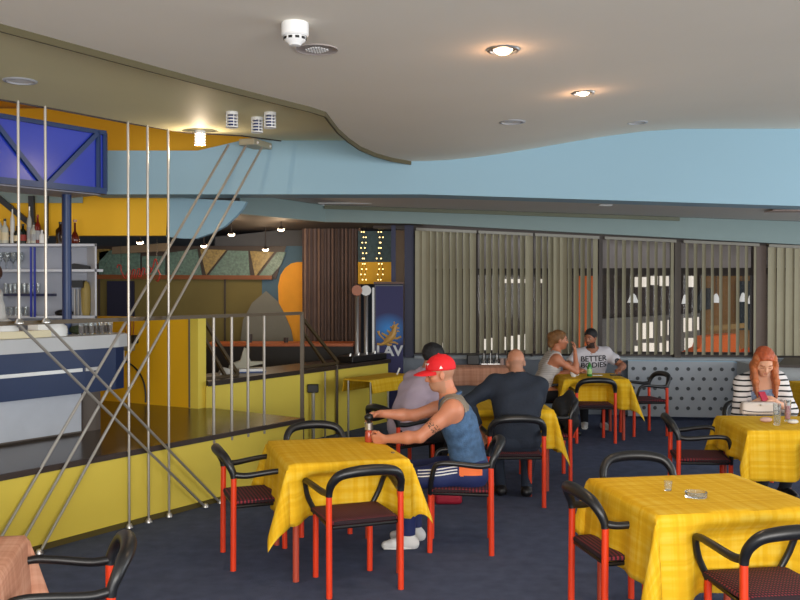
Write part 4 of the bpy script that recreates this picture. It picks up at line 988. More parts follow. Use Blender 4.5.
def make_chair():
    e = empty('armchair', (0, 0, 0))
    # back legs (x +-0.225, y -0.2), front legs (x +-0.18, y 0.21), facing +Y
    st = MB(); n = 16; pts = []
    for k in range(n*2+4): pass
    ol = []
    for (cx, cy, r_, a0_, a1_) in ((0.185, 0.17, 0.04, 0, 90), (-0.185, 0.17, 0.04, 90, 180), (-0.175, -0.17, 0.04, 180, 270), (0.175, -0.17, 0.04, 270, 360)):
        for k in range(5):
            g = R(a0_+(a1_-a0_)*k/4); ol.append((cx+r_*math.cos(g), cy+r_*math.sin(g)))
    vs_ = []; lay_ = [(0.93, 0.415), (1.0, 0.425), (1.0, 0.437), (0.96, 0.445), (0.7, 0.449), (0.0, 0.45)]
    for s_, z in lay_:
        for x, y in ol: vs_.append((x*s_, y*s_, z))
    N = len(ol); fs = [tuple(range(N))[::-1]]
    for i in range(len(lay_)-1):
        for k in range(N): fs.append((i*N+k, i*N+(k+1) % N, (i+1)*N+(k+1) % N, (i+1)*N+k))
    st.add(vs_, fs); st.build('seat', M['seat'], e, smooth=50)
    fr = MB(); fr.tube([(-0.20, -0.19, 0.405), (0.20, -0.19, 0.405)], 0.012, 8); fr.tube([(-0.17, 0.19, 0.405), (0.17, 0.19, 0.405)], 0.012, 8)
    for s_ in (-1, 1): fr.tube([(s_*0.215, -0.19, 0.405), (s_*0.18, 0.2, 0.405)], 0.012, 8)
    fr.build('seat_frame', M['black'], e, smooth=40)
    for s_ in (-1, 1):
        MB().tube([(s_*0.225, -0.205, 0.0), (s_*0.225, -0.20, 0.625)], 0.0185, 12).build('leg', M['redleg'], e, smooth=40)
        MB().tube([(s_*0.18, 0.215, 0.0), (s_*0.18, 0.21, 0.42)], 0.0185, 12).build('leg', M['redleg'], e, smooth=40)
        c = bez([(s_*0.222, -0.20, 0.612), (s_*0.238, -0.12, 0.605), (s_*0.260, 0.02, 0.622), (s_*0.270, 0.12, 0.628), (s_*0.262, 0.175, 0.605), (s_*0.235, 0.20, 0.51), (s_*0.19, 0.21, 0.42), (s_*0.18, 0.21, 0.39)], 6)
        rr = [0.021-0.004*min(1, i/len(c)*2) for i in range(len(c))]
        MB().tube(c, rr, 12).build('armrest', M['foam'], e, smooth=60)
    pts = [(-0.225, -0.20, 0.592), (-0.224, -0.205, 0.625), (-0.214, -0.225, 0.672), (-0.175, -0.25, 0.718), (-0.10, -0.268, 0.738), (0, -0.274, 0.744), (0.10, -0.268, 0.738), (0.175, -0.25, 0.718), (0.214, -0.225, 0.672), (0.224, -0.205, 0.625), (0.225, -0.20, 0.592)]
    c = bez(pts, 5); n = len(c); rr = [0.0215+0.012*math.sin(math.pi*i/(n-1))**2 for i in range(n)]
    MB().tube(c, rr, 12).build('backrest', M['foam'], e, smooth=60)
    return e
proto = make_chair(); used = [False]
def chair(x, y, rz, label, group='red legged armchairs'):
    if not used[0]: o = proto; used[0] = True
    else: o = copy_tree(proto)
    o.location = (x, y, 0); o.rotation_euler = (0, 0, R(rz)); tag(o, label, 'chair', group); return o
CH = 'black armchair with vermilion legs '
chair(-0.28, 5.665, 22, CH+'in the centre foreground, back turned to the viewer')
chair(-0.945, 6.20, -71, CH+'at the left side of the centre table')
chair(-0.60, 6.98, 196, CH+'behind the centre table, only its back arch showing')
chair(0.43, 6.50, 86, CH+'under the man in the red cap')
chair(0.955, 7.84, 2, CH+'under the bald man')
chair(0.02, 8.42, -55, CH+'under the person in the lavender shirt')
chair(1.385, 8.84, 88, CH+'right of the bald man, draped with a black jacket')
chair(2.285, 11.03, 0, CH+'before the far yellow table, back turned to the viewer')
chair(3.02, 11.54, 103, CH+'right of the far table in front of the perforated cover')
chair(1.80, 11.60, -85, CH+'under the woman in the pale tank top')
chair(2.56, 12.35, 182, CH+'under the man in the printed white T-shirt')
chair(2.46, 7.62, -98, CH+'at the left side of the red haired woman\'s table')
chair(3.31, 6.80, 8, CH+'at the right edge before the red haired woman\'s table')
chair(3.25, 8.42, 184, CH+'under the red haired woman')
chair(1.19, 4.94, -79, CH+'at the left side of the right foreground table')
chair(1.51, 5.62, 184, CH+'behind the right foreground table')
chair(1.70, 4.30, 9, CH+'in the bottom right corner')
chair(-1.395, 3.79, 108, CH+'in the bottom left corner beside the salmon cloth')

# ------------------------------------------------------------------ small things on the tables
def at_table(px, py, z=ZT+0.0045): return G(px, py, z)
def ashtray(p, r, label, m=None):
    o = MB().lathe([(0, 0), (r, 0), (r*1.02, r*0.5), (r*0.86, r*0.52), (r*0.78, r*0.16), (0, r*0.14)], (0, 0, 0), 28).build('ashtray', m or M['glass'], None, smooth=30, loc=p); tag(o, label, 'ashtray'); return o
ashtray(at_table(696, 497), 0.055, 'clear glass ashtray on the right foreground yellow table')
drinking_glass(at_table(668, 490.5), 0.05, 0.022, 'small clear glass behind the ashtray on the right foreground table', 'small glass on the right table')
o = MB().lathe([(0, 0), (0.013, 0.0), (0.015, 0.006), (0, 0.008)], (0, 0, 0), 12).build('foil_scrap', M['chrome'], None, loc=at_table(393, 453)); tag(o, 'tiny shiny scrap of foil on the centre yellow table', 'foil')
drinking_glass(at_table(777, 425), 0.17, 0.030, 'tall clear glass on the red haired woman\'s table', 'tall glass')
drinking_glass(at_table(787.5, 421), 0.17, 0.028, 'tall glass with pink contents on the red haired woman\'s table', 'pink glass', fill=mat('pink_drink', 'd8788a', 0.4))
o = MB().sphere((0, 0, 0.02), 0.035, 10, sc=(1.5, 1, 0.6)).build('crumpled_napkin', mat('pale_pink_paper', 'd8b2a8', 0.8, bump=1.0, bscale=60), None, loc=at_table(766, 422)); tag(o, 'crumpled pale napkin on the red haired woman\'s table', 'napkin')
o = MB().sphere((0, 0, 0.02), 0.03, 10, sc=(1.5, 1, 0.6)).build('crumpled_napkin', mat('white_paper', 'd9d6d2', 0.8, bump=1.0, bscale=60), None, loc=at_table(793, 424)); tag(o, 'crumpled white napkin beside the pink glass', 'napkin')
# couple's table
e = empty('beer_bottle', at_table(589.5, 376.3)); tag(e, 'green beer bottle on the far table before the man in the white T-shirt', 'bottle')
gg = mat('green_bottle_glass', '2e7d32', 0.1)
MB().lathe([(0, 0), (0.031, 0), (0.031, 0.10), (0.026, 0.13), (0.012, 0.155), (0.011, 0.175), (0, 0.175)], (0, 0, 0), 16).build('body', gg, e, smooth=50)
MB().lathe([(0.0315, 0.03), (0.0315, 0.09)], (0, 0, 0), 16).build('paper_label', mat('pale_green_label', '9fc27a', 0.6), e, smooth=50)
cpv = at_table(573.5, 376.8); e = empty('cup', cpv); tag(e, 'white coffee cup on the far table beside the woman', 'cup')
MB().lathe([(0.025, 0), (0.04, 0.03), (0.044, 0.06), (0.040, 0.06), (0.034, 0.02), (0, 0.015)], (0, 0, 0), 18).build('bowl', wh, e, smooth=50)
MB().tube(bez([(0.04, 0, 0.05), (0.062, 0, 0.045), (0.058, 0, 0.02), (0.036, 0, 0.018)], 4), 0.004, 6).build('handle', wh, e)
o = MB().box((0, 0, 0.006), (0.14, 0.08, 0.012)).build('phone', M['black'], None, bevel=0.004, loc=at_table(616, 375.5)); tag(o, 'dark phone lying at the right of the far yellow table', 'phone')
o = MB().box((0, 0, 0.004), (0.12, 0.08, 0.006)).build('napkin', M['white'], None, loc=at_table(597, 375.5)); tag(o, 'white folded napkin on the far yellow table', 'napkin')
# serving table
p = at_table(473, 364.5); o = MB().box((0, 0, 0.07), (0.17, 0.12, 0.14)).build('black_case', M['black'], None, bevel=0.01, loc=p); tag(o, 'black case on the salmon serving table', 'case')
for k, px in enumerate((484, 490.5, 497)):
    p = at_table(px, 364.5); e = empty('cruet_stand', p); tag(e, 'wire cruet stand with small glass bottles on the salmon serving table', 'cruet stand', 'cruet stands on the serving table')
    wr = MB(); wr.box((0, 0, 0.008), (0.085, 0.06, 0.016))
    wr.tube([(0, 0, 0.01), (0, 0, 0.16)], 0.003, 5)
    wr.tube([(0.03*math.cos(g/8*6.283), 0.02*math.sin(g/8*6.283), 0.06) for g in range(9)], 0.003, 5); wr.build('rack', M['chrome'], e)
    for s_ in (-1, 1): MB().lathe([(0, 0.016), (0.016, 0.016), (0.016, 0.08), (0.007, 0.1), (0.007, 0.13), (0, 0.13)], (s_*0.022, 0, 0), 10).build('cruet_bottle', mat('smoky_glass', '6c6a66', 0.1, trans=0.5), e, smooth=50)
for k in range(3):
    p = at_table(502+k*5, 364.8); o = MB().box((0, 0, 0.045), (0.05, 0.05, 0.09)).build('folded_napkin', mat('pinkish_paper', 'b9a49c', 0.8), None, loc=p, rot=(0, 0, 0.3*k)); tag(o, 'pale upright folded napkin beside the cruets on the serving table', 'napkin', 'upright napkins on the serving table')
# bags
o = MB().box((0, 0, 0.045), (0.23, 0.14, 0.09)).build('crimson_bag', mat('crimson_fabric', 'a31230', 0.7, var=0.15), None, bevel=0.03, smooth=50, loc=(0.405, 7.80, 0.0)); o.modifiers['bevel'].segments = 4; tag(o, 'crimson soft bag on the carpet behind the capped man\'s chair', 'bag')
bagm = mat('cream_leather', 'd8cdc6', 0.5, var=0.05)
hb_ = at_table(759, 414.5); e = empty('handbag', hb_, R(-4)); tag(e, 'cream handbag held on the table edge by the red haired woman', 'bag')
MB().box((0, 0, 0.055), (0.31, 0.09, 0.105), None, 0.93).build('body', bagm, e, bevel=0.018, smooth=50)
MB().tube(bez([(-0.15, -0.045, 0.04), (-0.05, -0.052, 0.028), (0.15, -0.05, 0.03)], 6), 0.004, 6).build('dark_seam', M['darkbrown'], e)
MB().sphere((0.0, -0.05, 0.085), 0.009, 8).build('clasp', M['chrome'], e)
o = MB().prism([(0, 0, 0), (0.2, 0, 0), (0.17, 0, 0.17), (0.10, 0, 0.22), (0.05, 0, 0.15)], (0, 0.12, 0)).build('paper_bag', mat('pale_carrier_bag', 'b8bac4', 0.7, bump=0.6, bscale=30), None, bevel=0.015, loc=(2.85, 7.14, 0.0)); tag(o, 'pale carrier bag on the carpet under the red haired woman\'s table', 'bag')
# black jacket on the chair right of the bald man
def hull(pts_r, name, m, label, cat, sub=2):
    mb = MB(); mb.tube(bez([p for p, r in pts_r], 4), [r for r in np.interp(np.linspace(0, 1, len(bez([p for p, r in pts_r], 4))), np.linspace(0, 1, len(pts_r)), [r for p, r in pts_r])], 14, flat=0.6, up=(0, 1, 0))
    o = mb.build(name, m, None, smooth=60); tag(o, label, cat); return o
jk = mat('black_jacket_cloth', '111116', 0.8, var=0.3, bump=0.5, bscale=20)
JK = jk
o = MB().sphere((0, 0, 0.11), 0.14, 16, sc=(1.1, 1.1, 0.8)).build('black_bag', jk, None, smooth=60, loc=(1.37, 8.84, 0.45)); tag(o, 'black soft bag lying on the chair seat right of the bald man', 'bag')
# black junction box with rod on the counter front
p = CP(313, 0, 0.05); e = empty('rod_holder', (p.x, p.y, 0)); tag(e, 'steel rod with black clamp box standing before the yellow counter', 'rod')
MB().tube([(0, 0, 0), (0, 0, 0.66)], 0.022, 10).build('rod', M['steelrod'], e, smooth=40)
MB().box((0, -0.01, 0.62), (0.13, 0.08, 0.1)).build('clamp_box', M['black'], e, bevel=0.01)
p = CP(325, 0, 0.05); e = empty('steel_rod', (p.x, p.y, 0)); tag(e, 'thin steel rod before the yellow counter right of the black clamp box', 'rod', 'steel rods'); MB().tube([(0, 0, 0), (0, 0, 0.80)], 0.011, 8).build('shaft', M['steelrod'], e, smooth=40)
# ------------------------------------------------------------------ figures: smooth-union bodies turned into one surface
def rc(a, b, ra, rb, k=0.02, t='', sub=False, sc=None): return dict(k=k, t=t, a=np.array(a, float), b=np.array(b, float), ra=ra, rb=rb, ty='c', sub=sub)
def el(c, r, Mx=None, k=0.02, t='', sub=False): return dict(k=k, t=t, c=np.array(c, float), r=np.array(r, float), M=np.array(Mx if Mx is not None else np.eye(3)), ty='e', sub=sub)
def pdist(p, P, infl=0.0):
    if p['ty'] == 'c':
        ab = p['b']-p['a']; L = max(1e-9, ab.dot(ab)); v = P-p['a']; t = np.clip((v@ab)/L, 0, 1)
        return np.linalg.norm(v-t[..., None]*ab, axis=-1)-(p['ra']+(p['rb']-p['ra'])*t)-infl
    q = (P-p['c'])@p['M']; r = p['r']+infl; k0 = np.linalg.norm(q/r, axis=-1); k1 = np.linalg.norm(q/(r*r), axis=-1)
    return k0*(k0-1)/np.maximum(k1, 1e-6)
def bbox(p, pad):
    if p['ty'] == 'c':
        r = max(p['ra'], p['rb']); return np.minimum(p['a'], p['b'])-r-pad, np.maximum(p['a'], p['b'])+r+pad
    r = p['r'].max(); return p['c']-r-pad, p['c']+r+pad
def field_at(prims, P, infl=0.0):
    d_ = np.full(P.shape[:-1], 9.0)
    for p in prims:
        e_ = pdist(p, P, infl); k = p['k']
        if p['sub']:
            e_ = -e_; h = np.clip(0.5-0.5*(d_-e_)/k, 0, 1); d_ = d_*(1-h)+e_*h+k*h*(1-h)
        else:
            h = np.clip(0.5+0.5*(e_-d_)/k, 0, 1); d_ = e_*(1-h)+d_*h-k*h*(1-h)
    return d_
def grid_field(prims, h, infl=0.0, cut=None, fold=None):
    los, his = zip(*[bbox(p, infl+3*h+0.01) for p in prims if not p['sub']]); lo = np.min(los, 0); hi = np.max(his, 0)
    n = np.ceil((hi-lo)/h).astype(int)+1; d_ = np.full(n, 9.0, dtype=np.float32)
    for p in prims:
        a, b = bbox(p, infl+p['k']*1.2+2*h); i0 = np.maximum(0, np.floor((a-lo)/h).astype(int)); i1 = np.minimum(n, np.ceil((b-lo)/h).astype(int)+1)
        if (i1 <= i0).any(): continue
        g = np.stack(np.meshgrid(*[lo[j]+h*np.arange(i0[j], i1[j]) for j in range(3)], indexing='ij'), -1)
        sl = tuple(slice(i0[j], i1[j]) for j in range(3)); cur = d_[sl]; e_ = pdist(p, g, infl); k = p['k']
        if p['sub']:
            e_ = -e_; hh = np.clip(0.5-0.5*(cur-e_)/k, 0, 1); d_[sl] = cur*(1-hh)+e_*hh+k*hh*(1-hh)
        else:
            hh = np.clip(0.5+0.5*(e_-cur)/k, 0, 1); d_[sl] = np.where(cur > 8, e_, e_*(1-hh)+cur*hh-k*hh*(1-hh))
    if cut is not None or fold is not None:
        g = np.stack(np.meshgrid(*[lo[j]+h*np.arange(n[j]) for j in range(3)], indexing='ij'), -1)
        if fold is not None: d_ = d_+fold(g)
        if cut is not None: d_ = np.maximum(d_, cut(g))
    return d_, lo
def nets(d_, lo, h):
    s = d_ < 0; nx, ny, nz = s.shape
    C = [(i, j, k) for i in (0, 1) for j in (0, 1) for k in (0, 1)]
    cnt = sum(s[i:nx-1+i, j:ny-1+j, k:nz-1+k].astype(np.int8) for i, j, k in C)
    act = (cnt > 0) & (cnt < 8); I, J, K = np.nonzero(act); idx = np.full(act.shape, -1, np.int64); idx[I, J, K] = np.arange(len(I))
    acc = np.zeros((len(I), 3)); cn = np.zeros(len(I))
    for a in C:
        for b in C:
            if a < b and sum(abs(x-y) for x, y in zip(a, b)) == 1:
                da = d_[I+a[0], J+a[1], K+a[2]]; db = d_[I+b[0], J+b[1], K+b[2]]; m = (da < 0) != (db < 0)
                t = np.where(m, da/np.where(m, da-db, 1), 0)
                q = np.array(a)+t[:, None]*(np.array(b)-np.array(a)); acc[m] += q[m]; cn[m] += 1
    V = lo+h*(np.stack([I, J, K], 1)+acc/np.maximum(cn, 1)[:, None])
    F = []
    for ax in range(3):
        sl0 = [slice(1, -1)]*3; a0_ = [slice(1, -1)]*3; sh = s.shape
        r = [np.arange(1, sh[0]-1), np.arange(1, sh[1]-1), np.arange(1, sh[2]-1)]
        s0_ = s[1:-1, 1:-1, 1:-1]; nb = [1, 1, 1]; st = [slice(1, -1)]*3; st[ax] = slice(2, None); s1_ = s[tuple(st)]
        X = np.nonzero(s0_ != s1_); X = [x+1 for x in X]; ins = s[X[0], X[1], X[2]]
        u, v = (ax+1) % 3, (ax+2) % 3
        def cell(du, dv):
            Y = [x.copy() for x in X]; Y[u] = Y[u]-du; Y[v] = Y[v]-dv
            ok = np.ones(len(Y[0]), bool)
            for j in range(3): ok &= (Y[j] >= 0) & (Y[j] < act.shape[j])
            Z = [np.clip(Y[j], 0, act.shape[j]-1) for j in range(3)]; return np.where(ok, idx[Z[0], Z[1], Z[2]], -1)
        q = np.stack([cell(1, 1), cell(0, 1), cell(0, 0), cell(1, 0)], 1); q = q[(q >= 0).all(1)] if len(q) else q
        ins = ins[:len(q)] if len(ins) == len(q) else ins
        q[~ins] = q[~ins][:, ::-1]; F.append(q)
    return V, np.concatenate(F)
def surf(prims, name, mats, parent, h, infl=0.0, cut=None, fold=None, matfn=None):
    d_, lo = grid_field(prims, h, infl, cut, fold); V, F = nets(d_, lo, h)
    me = bpy.data.meshes.new(name); me.from_pydata(V.tolist(), [], F.tolist()); me.validate()
    ms = mats if isinstance(mats, (list, tuple)) else [mats]
    for x in ms: me.materials.append(x)
    if matfn is not None and len(F):
        c = V[F].mean(1); mi = matfn(c).astype(int)
        me.polygons.foreach_set('material_index', mi.tolist())
    me.polygons.foreach_set('use_smooth', [True]*len(me.polygons)); me.update()
    o = bpy.data.objects.new(name, me); col.objects.link(o)
    if parent is not None: o.parent = parent
    return o
def nrmz(v): v = np.array(v, float); return v/np.linalg.norm(v)
def ik(a, t, l1, l2, pole):
    a, t = np.array(a, float), np.array(t, float); v = t-a; L = np.linalg.norm(v)
    if L > (l1+l2)*0.998: t = a+v/L*(l1+l2)*0.998; v = t-a; L = np.linalg.norm(v)
    n = v/L; x = (l1*l1-l2*l2+L*L)/(2*L); y = math.sqrt(max(0, l1*l1-x*x)); p = np.array(pole, float); p = p-n*p.dot(n); p = nrmz(p)
    return a+n*x+p*y, t
def rotm(ax, deg): return np.array(Matrix.Rotation(R(deg), 3, Vector(ax)))
def hand(wr, dirv, palm, side, curl=35, s=1.0, spread=0.006, thumb_in=0.5, t='hand'):
    # wr wrist, dirv along the hand, palm = direction the palm faces, side = +1 / -1 thumb side along cross(dirv, palm)
    D_ = nrmz(dirv); N = np.array(palm, float); N = nrmz(N-D_*N.dot(D_)); S = np.cross(D_, N)*side; P = []
    wr = np.array(wr, float); L = 0.085*s
    lens = [(0.040, 0.026, 0.020), (0.045, 0.029, 0.022), (0.041, 0.027, 0.021), (0.032, 0.021, 0.018)]
    for i in range(4):
        o_ = (1.5-i)*0.0205*s; kn = wr+D_*(L-0.004*abs(i-1)*s)+S*o_; P.append(rc(wr+S*o_*0.6+D_*0.01, kn, 0.016*s, 0.0125*s, 0.014, t))
        c = 0; p = kn; ax = np.cross(D_, N); dcur = D_
        for j, l in enumerate(lens[i]):
            c += curl*(0.8 if j == 0 else 1.05); g = R(c); dcur = D_*math.cos(g)+N*math.sin(g)+S*o_*0.6*(0 if j else 1)
            q = p+dcur*l*s; P.append(rc(p, q, (0.0098-0.0009*j)*s, (0.0090-0.0009*j)*s, 0.004, t)); p = q
    b0 = wr+D_*0.02*s+S*0.022*s; b1 = b0+(D_*0.6+S*0.55+N*thumb_in*0.6)*0.045*s; b2 = b1+nrmz(D_*0.9+S*(0.3-0.4*thumb_in)+N*thumb_in)*0.032*s; b3 = b2+nrmz(D_*0.9-S*0.2*thumb_in+N*thumb_in)*0.026*s
    P += [rc(b0, b1, 0.015*s, 0.0125*s, 0.012, t), rc(b1, b2, 0.0115*s, 0.0105*s, 0.006, t), rc(b2, b3, 0.0105*s, 0.0085*s, 0.006, t)]
    return P
def build_person(cfg):
    """returns dict of prims and joints; local frame faces +Y, x to the figure's right, z up"""
    s = cfg.get('s', 1.0); lean = cfg.get('lean', 10); side = cfg.get('side', 0); yaw = cfg.get('hyaw', 0); pit = cfg.get('hpitch', 10); f = cfg.get('female', False)
    hz = cfg.get('pelvis_z', 0.545); P = {}; J = {}
    def up(l): v = np.array((math.sin(R(side)), math.sin(R(l))*math.cos(R(side)), math.cos(R(l))*math.cos(R(side)))); return v
    pel = np.array((0, cfg.get('pelvis_y', 0.0), hz)); wa = pel+up(lean*0.6)*0.16*s; ch = wa+up(lean*1.0)*0.16*s; sh = ch+up(lean*1.25)*0.14*s; nb = sh+up(lean*1.2)*0.05*s
    tw = rotm((0, 0, 1), cfg.get('twist', 0)); X = tw@np.array((1.0, 0, 0)); Xc = nrmz(X*math.cos(R(side))-np.array((0, 0, 1))*math.sin(R(side)))
    fat = cfg.get('fat', 1.0); sw = (0.165 if f else 0.19)*s*cfg.get('shw', 1.0)
    T_ = []
    rr = lambda r: r*s*fat
    T_.append(rc(pel-X*0.075*s, pel+X*0.075*s, rr(0.115), rr(0.115), 0.05, 'torso'))
    T_.append(rc(wa-X*0.055*s, wa+X*0.055*s, rr(0.095 if f else 0.108), rr(0.095 if f else 0.108), 0.07, 'torso'))
    T_.append(rc(ch-Xc*0.08*s, ch+Xc*0.08*s, rr(0.098 if f else 0.113), rr(0.098 if f else 0.113), 0.07, 'torso'))
    T_.append(rc(sh-Xc*sw*0.62-up(lean)*0.03, sh+Xc*sw*0.62-up(lean)*0.03, 0.078*s, 0.078*s, 0.07, 'torso'))
    T_.append(rc(sh-Xc*sw*0.9, sh+Xc*sw*0.9, 0.058*s, 0.058*s, 0.05, 'torso'))
    if f:
        fw = np.cross(up(lean), Xc)*-1; fw = nrmz(np.cross(Xc, up(lean)))*-1
        fw = nrmz(np.cross(up(lean), Xc))
        for q in (-1, 1): T_.append(el(ch+Xc*q*0.065*s+fw*0.075*s+up(lean)*0.01, (0.058, 0.05, 0.055), None, 0.03, 'torso'))
    fwd = nrmz(np.cross(up(lean), Xc))
    T_.append(rc(sh-Xc*0.07*s+up(lean)*0.015, nb+up(lean)*0.02, 0.05*s, 0.05*s, 0.05, 'torso')); T_.append(rc(sh+Xc*0.07*s+up(lean)*0.015, nb+up(lean)*0.02, 0.05*s, 0.05*s, 0.05, 'torso'))
    # head
    Hm = rotm((0, 0, 1), yaw)@rotm((1, 0, 0), -pit)@rotm((0, 1, 0), cfg.get('hroll', 0)); hc = nb+up(lean*1.1)*(0.055-cfg.get('neck', 0))*s+Hm@np.array((0, 0.028, 0.125))*s
    J['Hm'], J['hc'], J['nb'] = Hm, hc, nb
    def hp(x, y, z): return hc+Hm@np.array((x, y, z))*s
    T_.append(rc(nb-up(lean)*0.02, hp(0, -0.028, -0.06), 0.056*s*(0.85 if f else 1.0), 0.053*s*(0.85 if f else 1), 0.03, 'neck'))
    H = []
    H += [el(hp(0, -0.012, 0.028), np.array((0.074, 0.093, 0.088))*s, Hm, 0.02, 'head'), el(hp(0, 0.030, -0.035), np.array((0.058, 0.058, 0.078))*s, Hm, 0.03, 'head'),
          el(hp(0, 0.055, -0.088), np.array((0.026, 0.024, 0.022))*s, Hm, 0.03, 'head'),
          rc(hp(-0.03, 0.072, 0.022), hp(0.03, 0.072, 0.022), 0.012*s, 0.012*s, 0.018, 'head'),
          rc(hp(0, 0.084, 0.012), hp(0, 0.103, -0.028), 0.008*s, 0.0125*s, 0.010, 'head'), rc(hp(-0.012, 0.088, -0.032), hp(0.012, 0.088, -0.032), 0.009*s, 0.009*s, 0.008, 'head'),
          rc(hp(-0.020, 0.078, -0.058), hp(0.020, 0.078, -0.058), 0.008*s, 0.008*s, 0.010, 'head'), rc(hp(-0.016, 0.078, -0.068), hp(0.016, 0.078, -0.068), 0.008*s, 0.008*s, 0.008, 'head'),
          el(hp(-0.031, 0.088, 0.003), np.array((0.017, 0.012, 0.010))*s, Hm, 0.012, 'head', True), el(hp(0.031, 0.088, 0.003), np.array((0.017, 0.012, 0.010))*s, Hm, 0.012, 'head', True),
          rc(hp(-0.044, 0.05, -0.022), hp(0.044, 0.05, -0.022), 0.022*s, 0.022*s, 0.02, 'head')]
    for q in (-1, 1): H.append(el(hp(q*0.076, -0.006, -0.008), np.array((0.010, 0.019, 0.032))*s, Hm@rotm((0, 0, 1), -q*20), 0.006, 'head'))
    # arms
    A_ = []
    for q, nm in ((1, 'R'), (-1, 'L')):
        s0_ = sh+Xc*q*sw-up(lean)*0.012; tgt = cfg['hand'+nm]; pole = cfg.get('elbow'+nm, (q*0.4, -0.4, -1)); e_, w_ = ik(s0_, tgt, 0.285*s, 0.255*s, pole)
        am = cfg.get('armr', 1.0)*(0.84 if f else 1.0)*s
        A_ += [rc(s0_, s0_+(e_-s0_)*0.45, 0.056*am, 0.050*am, 0.05, 'uarm'+nm), rc(s0_+(e_-s0_)*0.45, e_, 0.050*am, 0.040*am, 0.02, 'uarm'+nm),
               rc(e_, e_+(w_-e_)*0.35, 0.040*am, 0.042*am, 0.02, 'farm'+nm), rc(e_+(w_-e_)*0.35, w_, 0.042*am, 0.027*am, 0.02, 'farm'+nm)]
        J['sh'+nm], J['el'+nm], J['wr'+nm] = s0_, e_, w_
        hd = cfg.get('hdir'+nm, w_-e_); pn = cfg.get('palm'+nm, (0, 0, -1))
        A_ += hand(w_, hd, pn, cfg.get('thumb'+nm, q), cfg.get('curl'+nm, 30), s*(0.9 if f else 1.0), thumb_in=cfg.get('tin'+nm, 0.5), t='hand'+nm)
    # legs
    Lg = []
    for q, nm in ((1, 'R'), (-1, 'L')):
        h0 = pel+X*q*0.09*s-np.array((0, 0, 0.01)); ft = np.array(cfg.get('foot'+nm, (q*0.12, 0.42, 0.0)), float); an = ft+np.array((0, 0, 0.085))
        k_, an = ik(h0, an, 0.43*s, 0.41*s, cfg.get('knee'+nm, (q*0.15, 0.5, 1)))
        Lg += [rc(h0, h0+(k_-h0)*0.5, 0.088*s*fat**0.5, 0.075*s, 0.05, 'thigh'), rc(h0+(k_-h0)*0.5, k_, 0.075*s, 0.056*s, 0.03, 'thigh'),
               rc(k_, k_+(an-k_)*0.35, 0.054*s, 0.056*s, 0.03, 'shin'), rc(k_+(an-k_)*0.35, an, 0.056*s, 0.037*s, 0.03, 'shin')]
        fd = nrmz(cfg.get('fdir'+nm, (q*0.15, 1, 0))); hl = an-fd*0.03; hl[2] = an[2]-0.045
        Lg += [rc(an, hl, 0.036*s, 0.034*s, 0.02, 'foot'+nm), rc(hl, hl+fd*0.13-np.array((0, 0, 0.004)), 0.034*s, 0.030*s, 0.03, 'foot'+nm), rc(hl+fd*0.12-np.array((0, 0, 0.006)), hl+fd*0.185-np.array((0, 0, 0.010)), 0.031*s, 0.022*s, 0.02, 'foot'+nm)]
        J['hip'+nm], J['kn'+nm], J['an'+nm], J['fd'+nm] = h0, k_, an, fd
    J.update(pel=pel, wa=wa, ch=ch, shc=sh, up=up(lean), fwd=fwd, X=Xc, s=s)
    P['all'] = T_+A_+Lg+[h for h in H if not h['sub']]+[h for h in H if h['sub']]; J['hp'] = hp
    return P, J
def sel(P, *tags): return [p for p in P['all'] if any(p['t'].startswith(t) for t in tags) and not p['sub']]
def folds(amp, fr=28, seed=0):
    return lambda g: amp*np.sin(g[..., 0]*fr+seed+3*np.sin(g[..., 2]*fr*0.5))*np.sin(g[..., 2]*fr*0.8+seed*2+2*np.sin(g[..., 1]*fr*0.4))
SK = {}
def skin(name, c): 
    nt = mat(name, c, 0.5, var=0.06, scale=14); nt.node_tree.nodes['Principled BSDF'].inputs['Subsurface Weight'].default_value = 0.08; nt.node_tree.nodes['Principled BSDF'].inputs['Subsurface Radius'].default_value = (0.02, 0.008, 0.004); return nt
eyew = mat('eye_white', 'a8988c', 0.4); eyed = mat('dark_iris', '1b130e', 0.2); lipm = mat('lip_skin', 'a8584c', 0.5); shoeblk = mat('black_leather_shoe', '141316', 0.4)
def person(loc, rz, cfg, label, skm, h=0.010, extra_mats=(), matfn=None, eyes=True, lips=True):
    P, J = build_person(cfg); root = empty('person', loc, R(rz)); tag(root, label, 'person')
    surf(P['all'], 'body', [skm]+list(extra_mats), root, h, matfn=(lambda c: matfn(c, J)) if matfn else None)
    hp, s = J['hp'], J['s']; Hm = Matrix(J['Hm'].tolist())
    if eyes:
        for q in (-1, 1):
            e_ = MB().sphere(hp(q*0.031, 0.073, 0.002), 0.0108*s, 12, Hm).build('eye', eyew, root, smooth=60)
            MB().sphere(hp(q*0.031, 0.0815, 0.000 if cfg.get('hpitch', 0) < 15 else -0.004), 0.0075*s, 8, Hm).build('iris', eyed, e_, smooth=60)
            MB().tube([hp(q*0.014, 0.0845, 0.024), hp(q*0.03, 0.086, 0.029), hp(q*0.05, 0.074, 0.022)], 0.0038*s, 6).build('eyebrow', cfg.get('browm', eyed), root)
    if lips:
        MB().tube([hp(-0.022, 0.0775, -0.0625), hp(-0.008, 0.087, -0.060), hp(0.008, 0.087, -0.060), hp(0.022, 0.0775, -0.0625)], [0.003*s, 0.0055*s, 0.0055*s, 0.003*s], 8).build('lips', lipm, root, smooth=60)
    return root, P, J
